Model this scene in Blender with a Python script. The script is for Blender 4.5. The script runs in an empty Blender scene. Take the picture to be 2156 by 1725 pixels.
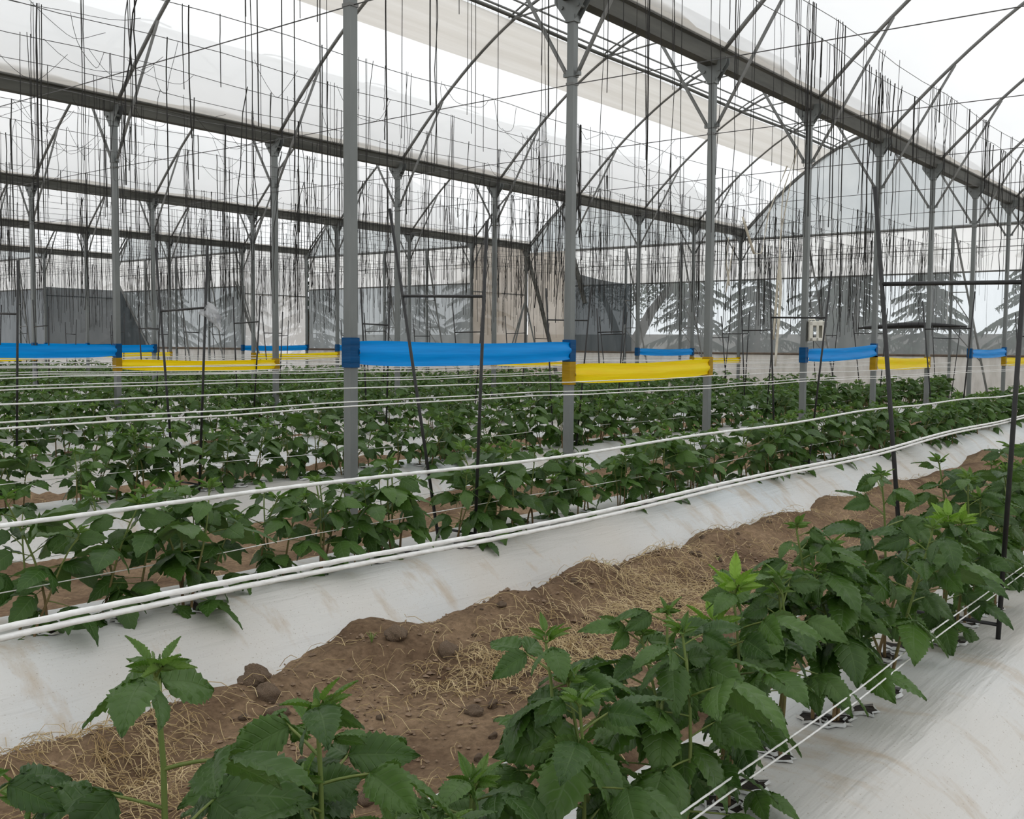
import bpy, math, random
import numpy as np
from mathutils import Matrix, Vector

random.seed(7)
rng = np.random.default_rng(11)
scene = bpy.context.scene
col = scene.collection

# ------------------------------------------------------------------ camera
F_PX, YAW, PITCH, ROLL = 2188.4, 0.664963, 0.0605817, 0.0078858
EYE = 1.25
cam_data = bpy.data.cameras.new('camera')
cam_data.sensor_width = 36.0
cam_data.lens = F_PX * 36.0 / 2156.0
cam_data.clip_start = 0.02
cam_data.clip_end = 400
cam = bpy.data.objects.new('camera', cam_data)
col.objects.link(cam)
cy, sy, cp, sp = math.cos(YAW), math.sin(YAW), math.cos(PITCH), math.sin(PITCH)
FW = Vector((cy * cp, sy * cp, -sp))
RT = Vector((sy, -cy, 0))
UP = RT.cross(FW)
c_, s_ = math.cos(ROLL), math.sin(ROLL)
R2, U2 = c_ * RT + s_ * UP, -s_ * RT + c_ * UP
cam.matrix_world = Matrix(((R2.x, U2.x, -FW.x, 0), (R2.y, U2.y, -FW.y, 0), (R2.z, U2.z, -FW.z, EYE), (0, 0, 0, 1)))
scene.camera = cam

# ------------------------------------------------------------------ overcast sky, exposure
world = bpy.data.worlds.new('overcast_sky')
scene.world = world
world.use_nodes = True
wn, wl = world.node_tree.nodes, world.node_tree.links
wn.clear()
w_out = wn.new('ShaderNodeOutputWorld')
w_bg = wn.new('ShaderNodeBackground')
w_tc = wn.new('ShaderNodeTexCoord')
w_sep = wn.new('ShaderNodeSeparateXYZ')
w_ramp = wn.new('ShaderNodeValToRGB')
w_ramp.color_ramp.elements[0].position = 0.0
w_ramp.color_ramp.elements[0].color = (0.84, 0.875, 0.90, 1)
w_ramp.color_ramp.elements[1].position = 0.8
w_ramp.color_ramp.elements[1].color = (1.0, 1.0, 1.0, 1)
wl.new(w_tc.outputs['Generated'], w_sep.inputs[0])
wl.new(w_sep.outputs['Z'], w_ramp.inputs[0])
wl.new(w_ramp.outputs[0], w_bg.inputs[0])
w_bg.inputs[1].default_value = 1.0
wl.new(w_bg.outputs[0], w_out.inputs[0])
vs = scene.view_settings
vs.view_transform = 'Standard'
vs.look = 'None'
vs.exposure = 0.55
vs.gamma = 1.0
vs.use_curve_mapping = False
scene.cycles.max_bounces = 8
scene.cycles.caustics_reflective = False
scene.cycles.caustics_refractive = False

# ------------------------------------------------------------------ layout (metres; x along the rows, y across, z up)
W, S, T0, L1 = 6.4, 2.312, 4.373, 4.678
ZG = 3.90
T_BACK = -11.0
def ti(i): return T0 + i * S
def gl(k): return L1 + (k - 1) * W
LAST = {0: 8, 1: 8, 2: 8, 3: 8, 4: 7, 5: 6, 6: 5}       # last post of each gutter line
BAYEND = {-1: 8, 0: 8, 1: 8, 2: 8, 3: 7, 4: 6, 5: 5}    # end wall of each bay (bay k lies between gutters k and k+1)
RISE, POW = 2.08, 1.62
def arch_z(s):
    h = W / 2
    return ZG + 0.02 + RISE * (1 - (abs(h - s) / h) ** POW)
ROW0, ROWD = 1.0, 2.56
NROWS = 14
def row_y(r): return ROW0 + r * ROWD
def row_end(r):
    y = row_y(r)
    for k in (0, 1, 2, 3, 4, 5):
        if gl(k) - 0.01 <= y < gl(k + 1): return ti(BAYEND[k]) - 0.5
    return ti(5) - 0.5

# ------------------------------------------------------------------ noise for shaping
def _hash(ix, iy, seed):
    n = (ix.astype(np.int64) * 374761393 + iy.astype(np.int64) * 668265263 + seed * 1442695041) & 0x7fffffff
    n = ((n ^ (n >> 13)) * 1274126177) & 0x7fffffff
    return ((n ^ (n >> 16)) & 0xffff) / 65535.0
def vnoise(x, y, seed=0):
    x, y = np.asarray(x, float), np.asarray(y, float)
    ix, iy = np.floor(x), np.floor(y)
    fx, fy = x - ix, y - iy
    fx, fy = fx * fx * (3 - 2 * fx), fy * fy * (3 - 2 * fy)
    a, b = _hash(ix, iy, seed), _hash(ix + 1, iy, seed)
    c, d = _hash(ix, iy + 1, seed), _hash(ix + 1, iy + 1, seed)
    return (a + (b - a) * fx) * (1 - fy) + (c + (d - c) * fx) * fy
def fbm(x, y, seed=0, octv=4):
    t, a, f = 0.0, 0.5, 1.0
    for o in range(octv):
        t = t + a * (vnoise(np.asarray(x) * f, np.asarray(y) * f, seed + o * 17) - 0.5)
        a *= 0.5; f *= 2.1
    return t

# ------------------------------------------------------------------ materials
MATS = {}
def nodes_of(name):
    m = bpy.data.materials.new(name)
    m.use_nodes = True
    nt = m.node_tree
    nt.nodes.clear()
    out = nt.nodes.new('ShaderNodeOutputMaterial')
    MATS[name] = m
    return m, nt, out
def noise_node(nt, scale, detail=4, coord='Object', stretch=None, rough=0.55):
    tc = nt.nodes.new('ShaderNodeTexCoord')
    n = nt.nodes.new('ShaderNodeTexNoise')
    n.inputs['Scale'].default_value = scale
    n.inputs['Detail'].default_value = detail
    n.inputs['Roughness'].default_value = rough
    if stretch:
        mp = nt.nodes.new('ShaderNodeMapping')
        mp.inputs['Scale'].default_value = stretch
        nt.links.new(tc.outputs[coord], mp.inputs[0])
        nt.links.new(mp.outputs[0], n.inputs['Vector'])
    else:
        nt.links.new(tc.outputs[coord], n.inputs['Vector'])
    return n
def ramp(nt, src, stops):
    r = nt.nodes.new('ShaderNodeValToRGB')
    e = r.color_ramp.elements
    while len(e) < len(stops): e.new(0.5)
    for el, (p, c) in zip(e, stops):
        el.position = p
        el.color = tuple(c) + (1,)
    nt.links.new(src, r.inputs[0])
    return r.outputs[0]
def bump(nt, src, strength, dist=0.01):
    b = nt.nodes.new('ShaderNodeBump')
    b.inputs['Strength'].default_value = strength
    b.inputs['Distance'].default_value = dist
    nt.links.new(src, b.inputs['Height'])
    return b.outputs[0]
def mixrgb(nt, fac, a, b, mode='MIX'):
    m = nt.nodes.new('ShaderNodeMix')
    m.data_type = 'RGBA'
    m.blend_type = mode
    for s, v in ((m.inputs[0], fac), (m.inputs[6], a), (m.inputs[7], b)):
        if hasattr(v, 'is_linked'): nt.links.new(v, s)
        else: s.default_value = v if not isinstance(v, tuple) or len(v) == 4 else tuple(v) + (1,)
    return m.outputs[2]
def math_node(nt, op, a, b=None, clamp=False):
    m = nt.nodes.new('ShaderNodeMath')
    m.operation = op
    m.use_clamp = clamp
    for s, v in zip(m.inputs, (a, b)):
        if v is None: continue
        if hasattr(v, 'is_linked'): nt.links.new(v, s)
        else: s.default_value = v
    return m.outputs[0]
def surf(name, c1, c2, scale=8, rough=0.6, metal=0.0, bmp=0.0, bdist=0.004, detail=4, stretch=None, spec=0.5):
    m, nt, out = nodes_of(name)
    p = nt.nodes.new('ShaderNodeBsdfPrincipled')
    n = noise_node(nt, scale, detail, stretch=stretch)
    nt.links.new(ramp(nt, n.outputs[0], [(0.3, c1), (0.7, c2)]), p.inputs['Base Color'])
    p.inputs['Roughness'].default_value = rough
    p.inputs['Metallic'].default_value = metal
    p.inputs['Specular IOR Level'].default_value = spec
    if bmp: nt.links.new(bump(nt, n.outputs[0], bmp, bdist), p.inputs['Normal'])
    nt.links.new(p.outputs[0], out.inputs[0])
    return m
def film(name, c1, c2, clear, diffuse=0.12, scale=0.6, stretch=None, bmp=0.0, clearcol=(1, 1, 1), gloss=0.0):
    """thin plastic sheet or woven cloth: part clear, part light-scattering"""
    m, nt, out = nodes_of(name)
    n = noise_node(nt, scale, 5, stretch=stretch)
    c = ramp(nt, n.outputs[0], [(0.3, c1), (0.7, c2)])
    tr = nt.nodes.new('ShaderNodeBsdfTranslucent')
    df = nt.nodes.new('ShaderNodeBsdfDiffuse')
    cl = nt.nodes.new('ShaderNodeBsdfTransparent')
    cl.inputs[0].default_value = tuple(clearcol) + (1,)
    nt.links.new(c, tr.inputs[0]); nt.links.new(c, df.inputs[0])
    if bmp:
        b = bump(nt, n.outputs[0], bmp, 0.05)
        nt.links.new(b, tr.inputs['Normal']); nt.links.new(b, df.inputs['Normal'])
    m1 = nt.nodes.new('ShaderNodeMixShader'); m1.inputs[0].default_value = diffuse
    nt.links.new(tr.outputs[0], m1.inputs[1]); nt.links.new(df.outputs[0], m1.inputs[2])
    m2 = nt.nodes.new('ShaderNodeMixShader'); m2.inputs[0].default_value = clear
    nt.links.new(m1.outputs[0], m2.inputs[1]); nt.links.new(cl.outputs[0], m2.inputs[2])
    last = m2
    if gloss:
        g = nt.nodes.new('ShaderNodeBsdfGlossy'); g.inputs['Roughness'].default_value = 0.25
        m3 = nt.nodes.new('ShaderNodeMixShader'); m3.inputs[0].default_value = gloss
        nt.links.new(m2.outputs[0], m3.inputs[1]); nt.links.new(g.outputs[0], m3.inputs[2])
        last = m3
    nt.links.new(last.outputs[0], out.inputs[0])
    return m

surf('steel', (0.14, 0.152, 0.15), (0.21, 0.225, 0.22), 6, 0.45, 0.25, 0.1, stretch=(1, 1, 0.2))
surf('steel_pipe', (0.13, 0.135, 0.13), (0.22, 0.22, 0.21), 5, 0.5, 0.25)
surf('gutter_steel', (0.05, 0.052, 0.045), (0.13, 0.13, 0.115), 3, 0.55, 0.3, 0.1, stretch=(0.3, 3, 3))
surf('black_rod', (0.008, 0.008, 0.009), (0.02, 0.02, 0.02), 30, 0.5)
surf('dark_twine', (0.010, 0.010, 0.010), (0.035, 0.033, 0.03), 30, 0.9)
surf('wire_metal', (0.10, 0.10, 0.10), (0.2, 0.2, 0.2), 10, 0.5, 0.5)
surf('white_twine', (0.72, 0.72, 0.70), (0.86, 0.86, 0.85), 90, 0.85, 0.0, 0.5, 0.003)
surf('hole_soil', (0.008, 0.006, 0.005), (0.035, 0.024, 0.017), 40, 0.95, 0, 0.8, 0.01)
surf('clod_soil', (0.15, 0.10, 0.065), (0.33, 0.235, 0.155), 14, 0.95, 0, 0.9, 0.02, 6)
surf('straw', (0.40, 0.28, 0.13), (0.74, 0.60, 0.36), 9, 0.8, 0, 0, spec=0.2)
def cane_mat():
    m, nt, out = nodes_of('cane')
    p = nt.nodes.new('ShaderNodeBsdfPrincipled')
    tc = nt.nodes.new('ShaderNodeTexCoord')
    sp_ = nt.nodes.new('ShaderNodeSeparateXYZ')
    nt.links.new(tc.outputs['Object'], sp_.inputs[0])
    nt.links.new(ramp(nt, math_node(nt, 'MULTIPLY', sp_.outputs['Z'], 2.2), [(0.15, (0.17, 0.11, 0.045)), (0.55, (0.12, 0.17, 0.035))]), p.inputs['Base Color'])
    p.inputs['Roughness'].default_value = 0.7
    nt.links.new(p.outputs[0], out.inputs[0])
cane_mat()
surf('cane_green', (0.10, 0.16, 0.025), (0.17, 0.20, 0.05), 25, 0.6, 0, 0.2)
surf('jug_plastic', (0.62, 0.60, 0.52), (0.74, 0.72, 0.65), 10, 0.5)
surf('concrete', (0.22, 0.22, 0.21), (0.32, 0.31, 0.30), 3, 0.9)
surf('outside_ground', (0.26, 0.24, 0.19), (0.36, 0.33, 0.27), 0.7, 0.95)
surf('bark', (0.05, 0.04, 0.03), (0.11, 0.09, 0.07), 8, 0.9, 0, 0.5)
surf('needles', (0.012, 0.030, 0.016), (0.03, 0.06, 0.03), 6, 0.7)
surf('broad_foliage', (0.02, 0.045, 0.012), (0.05, 0.09, 0.03), 6, 0.7)
surf('strap_cloth', (0.52, 0.47, 0.38), (0.70, 0.66, 0.56), 12, 0.8)
surf('seedling', (0.12, 0.20, 0.04), (0.22, 0.30, 0.08), 12, 0.7)
surf('batten', (0.10, 0.075, 0.055), (0.17, 0.13, 0.10), 6, 0.8)
film('roof_film', (0.80, 0.815, 0.82), (0.88, 0.885, 0.885), 0.16, 0.05, 0.45, (0.5, 2.0, 1.0), 0.15)
film('gable_film', (0.62, 0.66, 0.68), (0.76, 0.79, 0.80), 0.05, 0.15, 1.2, bmp=0.3)
film('white_panel', (0.95, 0.94, 0.92), (1.0, 0.995, 0.985), 0.15, 0.03, 0.9, (1, 2.5, 1), 0.5)
film('cream_panel', (0.50, 0.44, 0.37), (0.66, 0.60, 0.53), 0.05, 0.3, 1.5, bmp=0.4)
film('cream_strip', (0.56, 0.51, 0.44), (0.68, 0.64, 0.58), 0.22, 0.2, 1.5, (0.15, 6, 6), 0.3)
film('shade_cloth', (0.46, 0.49, 0.50), (0.62, 0.65, 0.66), 0.58, 0.35, 1.1, (1, 2.5, 0.6), 0.4, (0.97, 0.99, 1.0), 0.02)
film('mid_cloth', (0.30, 0.33, 0.34), (0.44, 0.47, 0.48), 0.16, 0.40, 1.1, (1, 2.5, 0.6), 0.4, (0.97, 0.99, 1.0), 0.02)
film('dark_cloth', (0.085, 0.10, 0.108), (0.15, 0.168, 0.18), 0.10, 0.5, 1.1, (1, 2.5, 0.6), 0.4)
film('skirt_film', (0.55, 0.53, 0.49), (0.74, 0.72, 0.69), 0.03, 0.45, 2.0, (1, 3, 1), 0.8)
film('clear_bag', (0.55, 0.57, 0.60), (0.85, 0.87, 0.88), 0.55, 0.6, 12, bmp=0.6, gloss=0.12)
def band_mat(name, c1, c2):
    m, nt, out = nodes_of(name)
    n = noise_node(nt, 3, 3, stretch=(0.5, 1, 9))
    c = ramp(nt, n.outputs[0], [(0.3, c1), (0.7, c2)])
    p = nt.nodes.new('ShaderNodeBsdfPrincipled')
    p.inputs['Roughness'].default_value = 0.38
    p.inputs['Specular IOR Level'].default_value = 0.25
    nt.links.new(c, p.inputs['Base Color'])
    nt.links.new(bump(nt, n.outputs[0], 0.25, 0.02), p.inputs['Normal'])
    t = nt.nodes.new('ShaderNodeBsdfTranslucent')
    nt.links.new(c, t.inputs[0])
    mx = nt.nodes.new('ShaderNodeMixShader'); mx.inputs[0].default_value = 0.35
    nt.links.new(p.outputs[0], mx.inputs[1]); nt.links.new(t.outputs[0], mx.inputs[2])
    nt.links.new(mx.outputs[0], out.inputs[0])
band_mat('band_blue', (0.0, 0.25, 0.72), (0.0, 0.33, 0.88))
band_mat('band_yellow', (1.0, 0.68, 0.0), (1.0, 0.80, 0.01))
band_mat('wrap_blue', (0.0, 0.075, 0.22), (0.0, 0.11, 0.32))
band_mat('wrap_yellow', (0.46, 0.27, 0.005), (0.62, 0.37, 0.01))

def mulch_mat():
    m, nt, out = nodes_of('mulch_film')
    p = nt.nodes.new('ShaderNodeBsdfPrincipled')
    big = noise_node(nt, 1.1, 5)
    mid = noise_node(nt, 4.0, 7, stretch=(1.3, 0.5, 0.5), rough=0.65)
    fine = noise_node(nt, 140, 3)
    crease = noise_node(nt, 5.0, 4, stretch=(0.22, 2.2, 2.2))
    base = ramp(nt, big.outputs[0], [(0.35, (0.58, 0.615, 0.635)), (0.65, (0.68, 0.685, 0.675))])
    dust = ramp(nt, mid.outputs[0], [(0.48, (0, 0, 0)), (0.66, (1, 1, 1))])
    area = noise_node(nt, 0.35, 3)
    wide = ramp(nt, area.outputs[0], [(0.42, (0.0, 0.0, 0.0)), (0.64, (0.42, 0.42, 0.42))])
    dfac = math_node(nt, 'MAXIMUM', math_node(nt, 'MULTIPLY', dust, 0.75), wide)
    tcm = nt.nodes.new('ShaderNodeTexCoord'); spm = nt.nodes.new('ShaderNodeSeparateXYZ')
    nt.links.new(tcm.outputs['Object'], spm.inputs[0])
    low = math_node(nt, 'MULTIPLY', math_node(nt, 'SUBTRACT', math_node(nt, 'ABSOLUTE', spm.outputs['Y']), 0.30), 2.6, True)
    blot = ramp(nt, noise_node(nt, 11, 8, rough=0.7).outputs[0], [(0.40, (0, 0, 0)), (0.62, (1, 1, 1))])
    dfac = math_node(nt, 'MAXIMUM', dfac, math_node(nt, 'MULTIPLY', math_node(nt, 'MULTIPLY', low, blot), 0.75))
    c = mixrgb(nt, dfac, base, (0.45, 0.36, 0.26, 1))
    spk = ramp(nt, fine.outputs[0], [(0.28, (0, 0, 0)), (0.36, (1, 1, 1))])
    c2 = mixrgb(nt, math_node(nt, 'SUBTRACT', 1.0, spk), c, (0.36, 0.32, 0.27, 1))
    nt.links.new(c2, p.inputs['Base Color'])
    p.inputs['Roughness'].default_value = 0.42
    p.inputs['Specular IOR Level'].default_value = 0.4
    b1 = nt.nodes.new('ShaderNodeBump'); b1.inputs['Strength'].default_value = 0.6; b1.inputs['Distance'].default_value = 0.03
    nt.links.new(crease.outputs[0], b1.inputs['Height'])
    b2 = nt.nodes.new('ShaderNodeBump'); b2.inputs['Strength'].default_value = 0.12; b2.inputs['Distance'].default_value = 0.003
    nt.links.new(fine.outputs[0], b2.inputs['Height']); nt.links.new(b1.outputs[0], b2.inputs['Normal'])
    nt.links.new(b2.outputs[0], p.inputs['Normal'])
    nt.links.new(p.outputs[0], out.inputs[0])
mulch_mat()
def soil_mat():
    m, nt, out = nodes_of('soil')
    p = nt.nodes.new('ShaderNodeBsdfPrincipled')
    a = noise_node(nt, 2.2, 6)
    b = noise_node(nt, 38, 8, rough=0.7)
    c1 = ramp(nt, a.outputs[0], [(0.33, (0.155, 0.098, 0.060)), (0.62, (0.33, 0.228, 0.142))])
    c2 = ramp(nt, b.outputs[0], [(0.3, (0.4, 0.38, 0.36)), (0.7, (1.25, 1.25, 1.25))])
    nt.links.new(mixrgb(nt, 0.8, c1, c2, 'MULTIPLY'), p.inputs['Base Color'])
    p.inputs['Roughness'].default_value = 0.95
    p.inputs['Specular IOR Level'].default_value = 0.15
    nt.links.new(bump(nt, b.outputs[0], 0.9, 0.018), p.inputs['Normal'])
    nt.links.new(p.outputs[0], out.inputs[0])
soil_mat()
def leaf_mat(name, dark, light, vein, under):
    """leaf blade: herringbone veins from the blade's own uv, paler underside"""
    m, nt, out = nodes_of(name)
    uv = nt.nodes.new('ShaderNodeUVMap')
    sep = nt.nodes.new('ShaderNodeSeparateXYZ')
    nt.links.new(uv.outputs[0], sep.inputs[0])
    au = math_node(nt, 'ABSOLUTE', math_node(nt, 'SUBTRACT', math_node(nt, 'MULTIPLY', sep.outputs['Y'], 2.0), 1.0))
    s = math_node(nt, 'MULTIPLY', math_node(nt, 'SUBTRACT', sep.outputs['X'], math_node(nt, 'MULTIPLY', au, 0.20)), 8.0)
    fr = math_node(nt, 'ABSOLUTE', math_node(nt, 'SUBTRACT', math_node(nt, 'FRACT', s), 0.5))
    lat = math_node(nt, 'MULTIPLY', math_node(nt, 'SUBTRACT', fr, 0.40), 10.0, True)
    mid = math_node(nt, 'SUBTRACT', 1.0, math_node(nt, 'MULTIPLY', au, 14.0), True)
    vf = math_node(nt, 'MULTIPLY', math_node(nt, 'MAXIMUM', lat, mid), 0.55)
    n = noise_node(nt, 9, 3)
    oi = nt.nodes.new('ShaderNodeObjectInfo')
    mixf = math_node(nt, 'ADD', math_node(nt, 'MULTIPLY', n.outputs[0], 0.6), math_node(nt, 'MULTIPLY', oi.outputs['Random'], 0.4), True)
    c = ramp(nt, mixf, [(0.25, dark), (0.75, light)])
    c = mixrgb(nt, vf, c, tuple(vein) + (1,))
    geo = nt.nodes.new('ShaderNodeNewGeometry')
    c = mixrgb(nt, math_node(nt, 'MULTIPLY', geo.outputs['Backfacing'], 0.7), c, tuple(under) + (1,))
    p = nt.nodes.new('ShaderNodeBsdfPrincipled')
    nt.links.new(c, p.inputs['Base Color'])
    p.inputs['Roughness'].default_value = 0.42
    p.inputs['Specular IOR Level'].default_value = 0.38
    nt.links.new(bump(nt, math_node(nt, 'SUBTRACT', 1.0, vf), 0.5, 0.003), p.inputs['Normal'])
    t = nt.nodes.new('ShaderNodeBsdfTranslucent')
    nt.links.new(mixrgb(nt, 1.0, c, (1.1, 1.5, 0.5, 1), 'MULTIPLY'), t.inputs[0])
    mx = nt.nodes.new('ShaderNodeMixShader'); mx.inputs[0].default_value = 0.22
    nt.links.new(p.outputs[0], mx.inputs[1]); nt.links.new(t.outputs[0], mx.inputs[2])
    nt.links.new(mx.outputs[0], out.inputs[0])
leaf_mat('leaf', (0.026, 0.068, 0.010), (0.074, 0.148, 0.024), (0.115, 0.19, 0.065), (0.12, 0.18, 0.075))
leaf_mat('young_leaf', (0.06, 0.135, 0.022), (0.15, 0.25, 0.045), (0.24, 0.34, 0.10), (0.18, 0.27, 0.08))

leaf_mat('lime_leaf', (0.16, 0.30, 0.03), (0.25, 0.40, 0.05), (0.32, 0.45, 0.12), (0.24, 0.36, 0.08))

# ------------------------------------------------------------------ mesh helpers
class MB:
    """collects shapes; build() links them as one mesh object"""
    def __init__(self):
        self.v, self.f, self.n, self.uv = [], [], 0, None
    def add(self, verts, faces):
        verts = np.asarray(verts, float).reshape(-1, 3)
        self.v.append(verts)
        b = self.n
        self.f.extend([tuple(i + b for i in q) for q in faces])
        self.n += len(verts)
        return self
    def box(self, c, size, rot=None):
        sx, sy_, sz = [q / 2 for q in size]
        p = np.array([(x, y, z) for x in (-sx, sx) for y in (-sy_, sy_) for z in (-sz, sz)])
        if rot is not None: p = p @ np.array(rot.to_3x3()).T
        return self.add(p + np.array(c), [(0, 1, 3, 2), (4, 6, 7, 5), (0, 4, 5, 1), (2, 3, 7, 6), (0, 2, 6, 4), (1, 5, 7, 3)])
    def tube(self, pts, r, sides=6, cap=True, twist=0.0, lobe=0.0):
        pts = np.asarray(pts, float)
        n = len(pts)
        r = np.broadcast_to(np.asarray(r, float), (n,))
        d = np.gradient(pts, axis=0)
        d /= np.linalg.norm(d, axis=1)[:, None] + 1e-12
        ref = np.array((0, 0, 1.0)) if abs(d[:, 2]).mean() < 0.8 else np.array((1.0, 0, 0))
        a = np.cross(d, ref); a /= np.linalg.norm(a, axis=1)[:, None] + 1e-12
        b = np.cross(d, a)
        ang = np.arange(sides) / sides * 2 * math.pi
        rr = r[:, None] * np.ones(sides)
        if lobe:
            ph = np.arange(n)[:, None] * twist
            rr = rr * (1 + lobe * np.cos(3 * (ang[None, :] - ph)))
        vv = pts[:, None, :] + rr[..., None] * (np.cos(ang)[None, :, None] * a[:, None, :] + np.sin(ang)[None, :, None] * b[:, None, :])
        fs = []
        for i in range(n - 1):
            for j in range(sides):
                k = (j + 1) % sides
                fs.append((i * sides + j, i * sides + k, (i + 1) * sides + k, (i + 1) * sides + j))
        if cap:
            fs.append(tuple(range(sides - 1, -1, -1)))
            fs.append(tuple((n - 1) * sides + j for j in range(sides)))
        return self.add(vv.reshape(-1, 3), fs)
    def grid(self, P, thick=None):
        """P: (a, b, 3) array of points"""
        P = np.asarray(P, float)
        a, b = P.shape[:2]
        fs = [(i * b + j, (i + 1) * b + j, (i + 1) * b + j + 1, i * b + j + 1) for i in range(a - 1) for j in range(b - 1)]
        return self.add(P.reshape(-1, 3), fs)
    def mesh(self, name, mat, smooth=True):
        me = bpy.data.meshes.new(name)
        me.from_pydata(np.concatenate(self.v).tolist(), [], self.f)
        for mm in (mat if isinstance(mat, (list, tuple)) else [mat]): me.materials.append(MATS[mm])
        if smooth: me.shade_smooth()
        me.update()
        return me
    def build(self, name, mat, parent=None, smooth=False):
        return obj(name, self.mesh(name, mat, smooth), parent)
def obj(name, me, parent=None, loc=None):
    o = bpy.data.objects.new(name, me)
    col.objects.link(o)
    if parent is not None: o.parent = parent
    if loc is not None: o.location = loc
    return o
def empty(name, loc=(0, 0, 0)):
    o = bpy.data.objects.new(name, None)
    o.empty_display_size = 0.1
    col.objects.link(o)
    o.location = loc
    return o
def tag(o, label=None, cat=None, group=None, kind=None):
    if label: o['label'] = label
    if cat: o['category'] = cat
    if group: o['group'] = group
    if kind: o['kind'] = kind
    return o
ORD = ['first', 'second', 'third', 'fourth', 'fifth', 'sixth', 'seventh', 'eighth', 'ninth', 'tenth', 'eleventh', 'twelfth', 'thirteenth', 'fourteenth', 'fifteenth', 'sixteenth', 'seventeenth', 'eighteenth', 'nineteenth', 'twentieth']
ORD += [a + '-' + b for a in ('twenty', 'thirty', 'forty', 'fifty', 'sixty', 'seventy') for b in ORD[:9]]

# ------------------------------------------------------------------ ground: soil paths and raised beds
BED_HALF = 0.66
def bed_profile(d):
    d = np.abs(d)
    x = np.clip((d - 0.20) / (BED_HALF - 0.20), 0, 1)
    return 0.25 - 0.30 * (x * x * (3 - 2 * x) * 0.6 + 0.4 * x)
def bed_z(t, d, r):
    return bed_profile(d) + 0.035 * fbm(np.asarray(t) * 0.9, np.asarray(d) * 2.0, 100 + r, 3) + 0.012 * fbm(np.asarray(t) * 5, np.asarray(d) * 9, 150 + r, 2)
MOUNDS = [(2.98, 3.12, 0.11, 0.17), (2.70, 3.02, 0.06, 0.16), (3.55, 2.78, 0.05, 0.20), (4.38, 2.95, 0.07, 0.20), (5.1, 2.95, 0.05, 0.25), (2.15, 2.75, 0.04, 0.22), (5.9, 3.02, 0.06, 0.25), (6.8, 3.08, 0.05, 0.3), (7.9, 3.1, 0.07, 0.3), (9.3, 3.12, 0.07, 0.35), (12.2, 3.0, 0.08, 0.4), (2.55, 1.75, 0.04, 0.2), (3.5, 1.7, 0.05, 0.25)]
def soil_z(t, y):
    t, y = np.asarray(t, float), np.asarray(y, float)
    z = 0.05 * fbm(t * 0.8, y * 0.9, 3, 3) + 0.05 * fbm(t * 3.2, y * 3.2, 5, 3) + 0.03 * fbm(t * 11, y * 11, 9, 3) + 0.022 * np.abs(fbm(t * 19, y * 19, 13, 2))
    d = np.abs((y - ROW0 + ROWD / 2) % ROWD - ROWD / 2)
    amp = 0.055 + 0.075 * np.clip(vnoise(t * 1.7, np.floor((y - ROW0) / ROWD * 2) * 7.3, 31), 0, 1) ** 2
    amp = amp + 0.05 * np.clip(fbm(t * 6, y * 6, 37, 3) * 2, -0.6, 1)
    z = z + amp * np.exp(-((d - 0.68) / 0.15) ** 2)
    for mt, my, h, w in MOUNDS:
        z = z + h * np.exp(-(((t - mt) / w) ** 2 + ((y - my) / (w * 0.95)) ** 2))
    return np.where(d < 0.42, -0.12, z)
def spaced(segs):
    out = []
    for a, b, st in segs: out.extend(np.arange(a, b, st))
    out.append(segs[-1][1])
    return np.array(out)
ts = spaced([(T_BACK, 0.8, 0.4), (0.8, 5.5, 0.022), (5.5, 9, 0.05), (9, 24.5, 0.15)])
ys = spaced([(-8.2, 1.2, 0.12), (1.2, 3.5, 0.022), (3.5, 8.0, 0.07), (8.0, 37.5, 0.2)])
TT, YY = np.meshgrid(ts, ys, indexing='ij')
def grid_mesh(name, P, mat):
    a, b = P.shape[:2]
    i = np.arange(a - 1)[:, None] * b + np.arange(b - 1)[None, :]
    q = np.stack([i, i + b, i + b + 1, i + 1], -1).reshape(-1, 4)
    me = bpy.data.meshes.new(name)
    me.vertices.add(a * b)
    me.vertices.foreach_set('co', P.reshape(-1).astype(np.float32))
    me.loops.add(q.size)
    me.loops.foreach_set('vertex_index', q.reshape(-1).astype(np.int32))
    me.polygons.add(len(q))
    me.polygons.foreach_set('loop_start', np.arange(0, q.size, 4, dtype=np.int32))
    me.update(calc_edges=True)
    me.materials.append(MATS[mat])
    me.shade_smooth()
    return me
tag(obj('floor', grid_mesh('floor', np.stack([TT, YY, soil_z(TT, YY)], -1), 'soil')), 'bare brown soil of the paths between the beds', None, None, 'structure')
MB().grid([[(-60, -60, -0.15), (-60, 90, -0.15)], [(120, -60, -0.15), (120, 90, -0.15)]]).build('floor_outside', 'outside_ground')['kind'] = 'structure'

BEDS = []
for r in range(-1, NROWS):
    y0 = row_y(r)
    te = row_end(r)
    near = r in (0, 1, 2)
    tt = spaced([(T_BACK + 0.5, 0.5, 0.5), (0.5, 9 if near else 1, 0.05), (9 if near else 1, te, 0.3 if r > 4 else 0.15)])
    dd = np.linspace(-BED_HALF, BED_HALF, 41 if near else 17)
    A, D = np.meshgrid(tt, dd, indexing='ij')
    P = np.stack([A, y0 + D, bed_z(A, D, r)], -1)
    root = empty('raised_bed', (0, y0, 0))
    mm = obj('mulch_sheet', grid_mesh('mulch_sheet', P - np.array((0, y0, 0)), 'mulch_film'), root)
    BEDS.append(root)
    if r == -1: lb = 'raised soil bed under white plastic mulch, just outside the picture'
    elif r == 0: lb = 'raised bed under dusty white plastic mulch in the near corner'
    elif r == 1: lb = 'long white plastic covered bed crossing the picture beyond the earth path'
    else: lb = 'white plastic covered plant bed, %s row counted from the camera' % ORD[r]
    tag(root, lb, 'plant bed', 'mulched plant beds')

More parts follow.
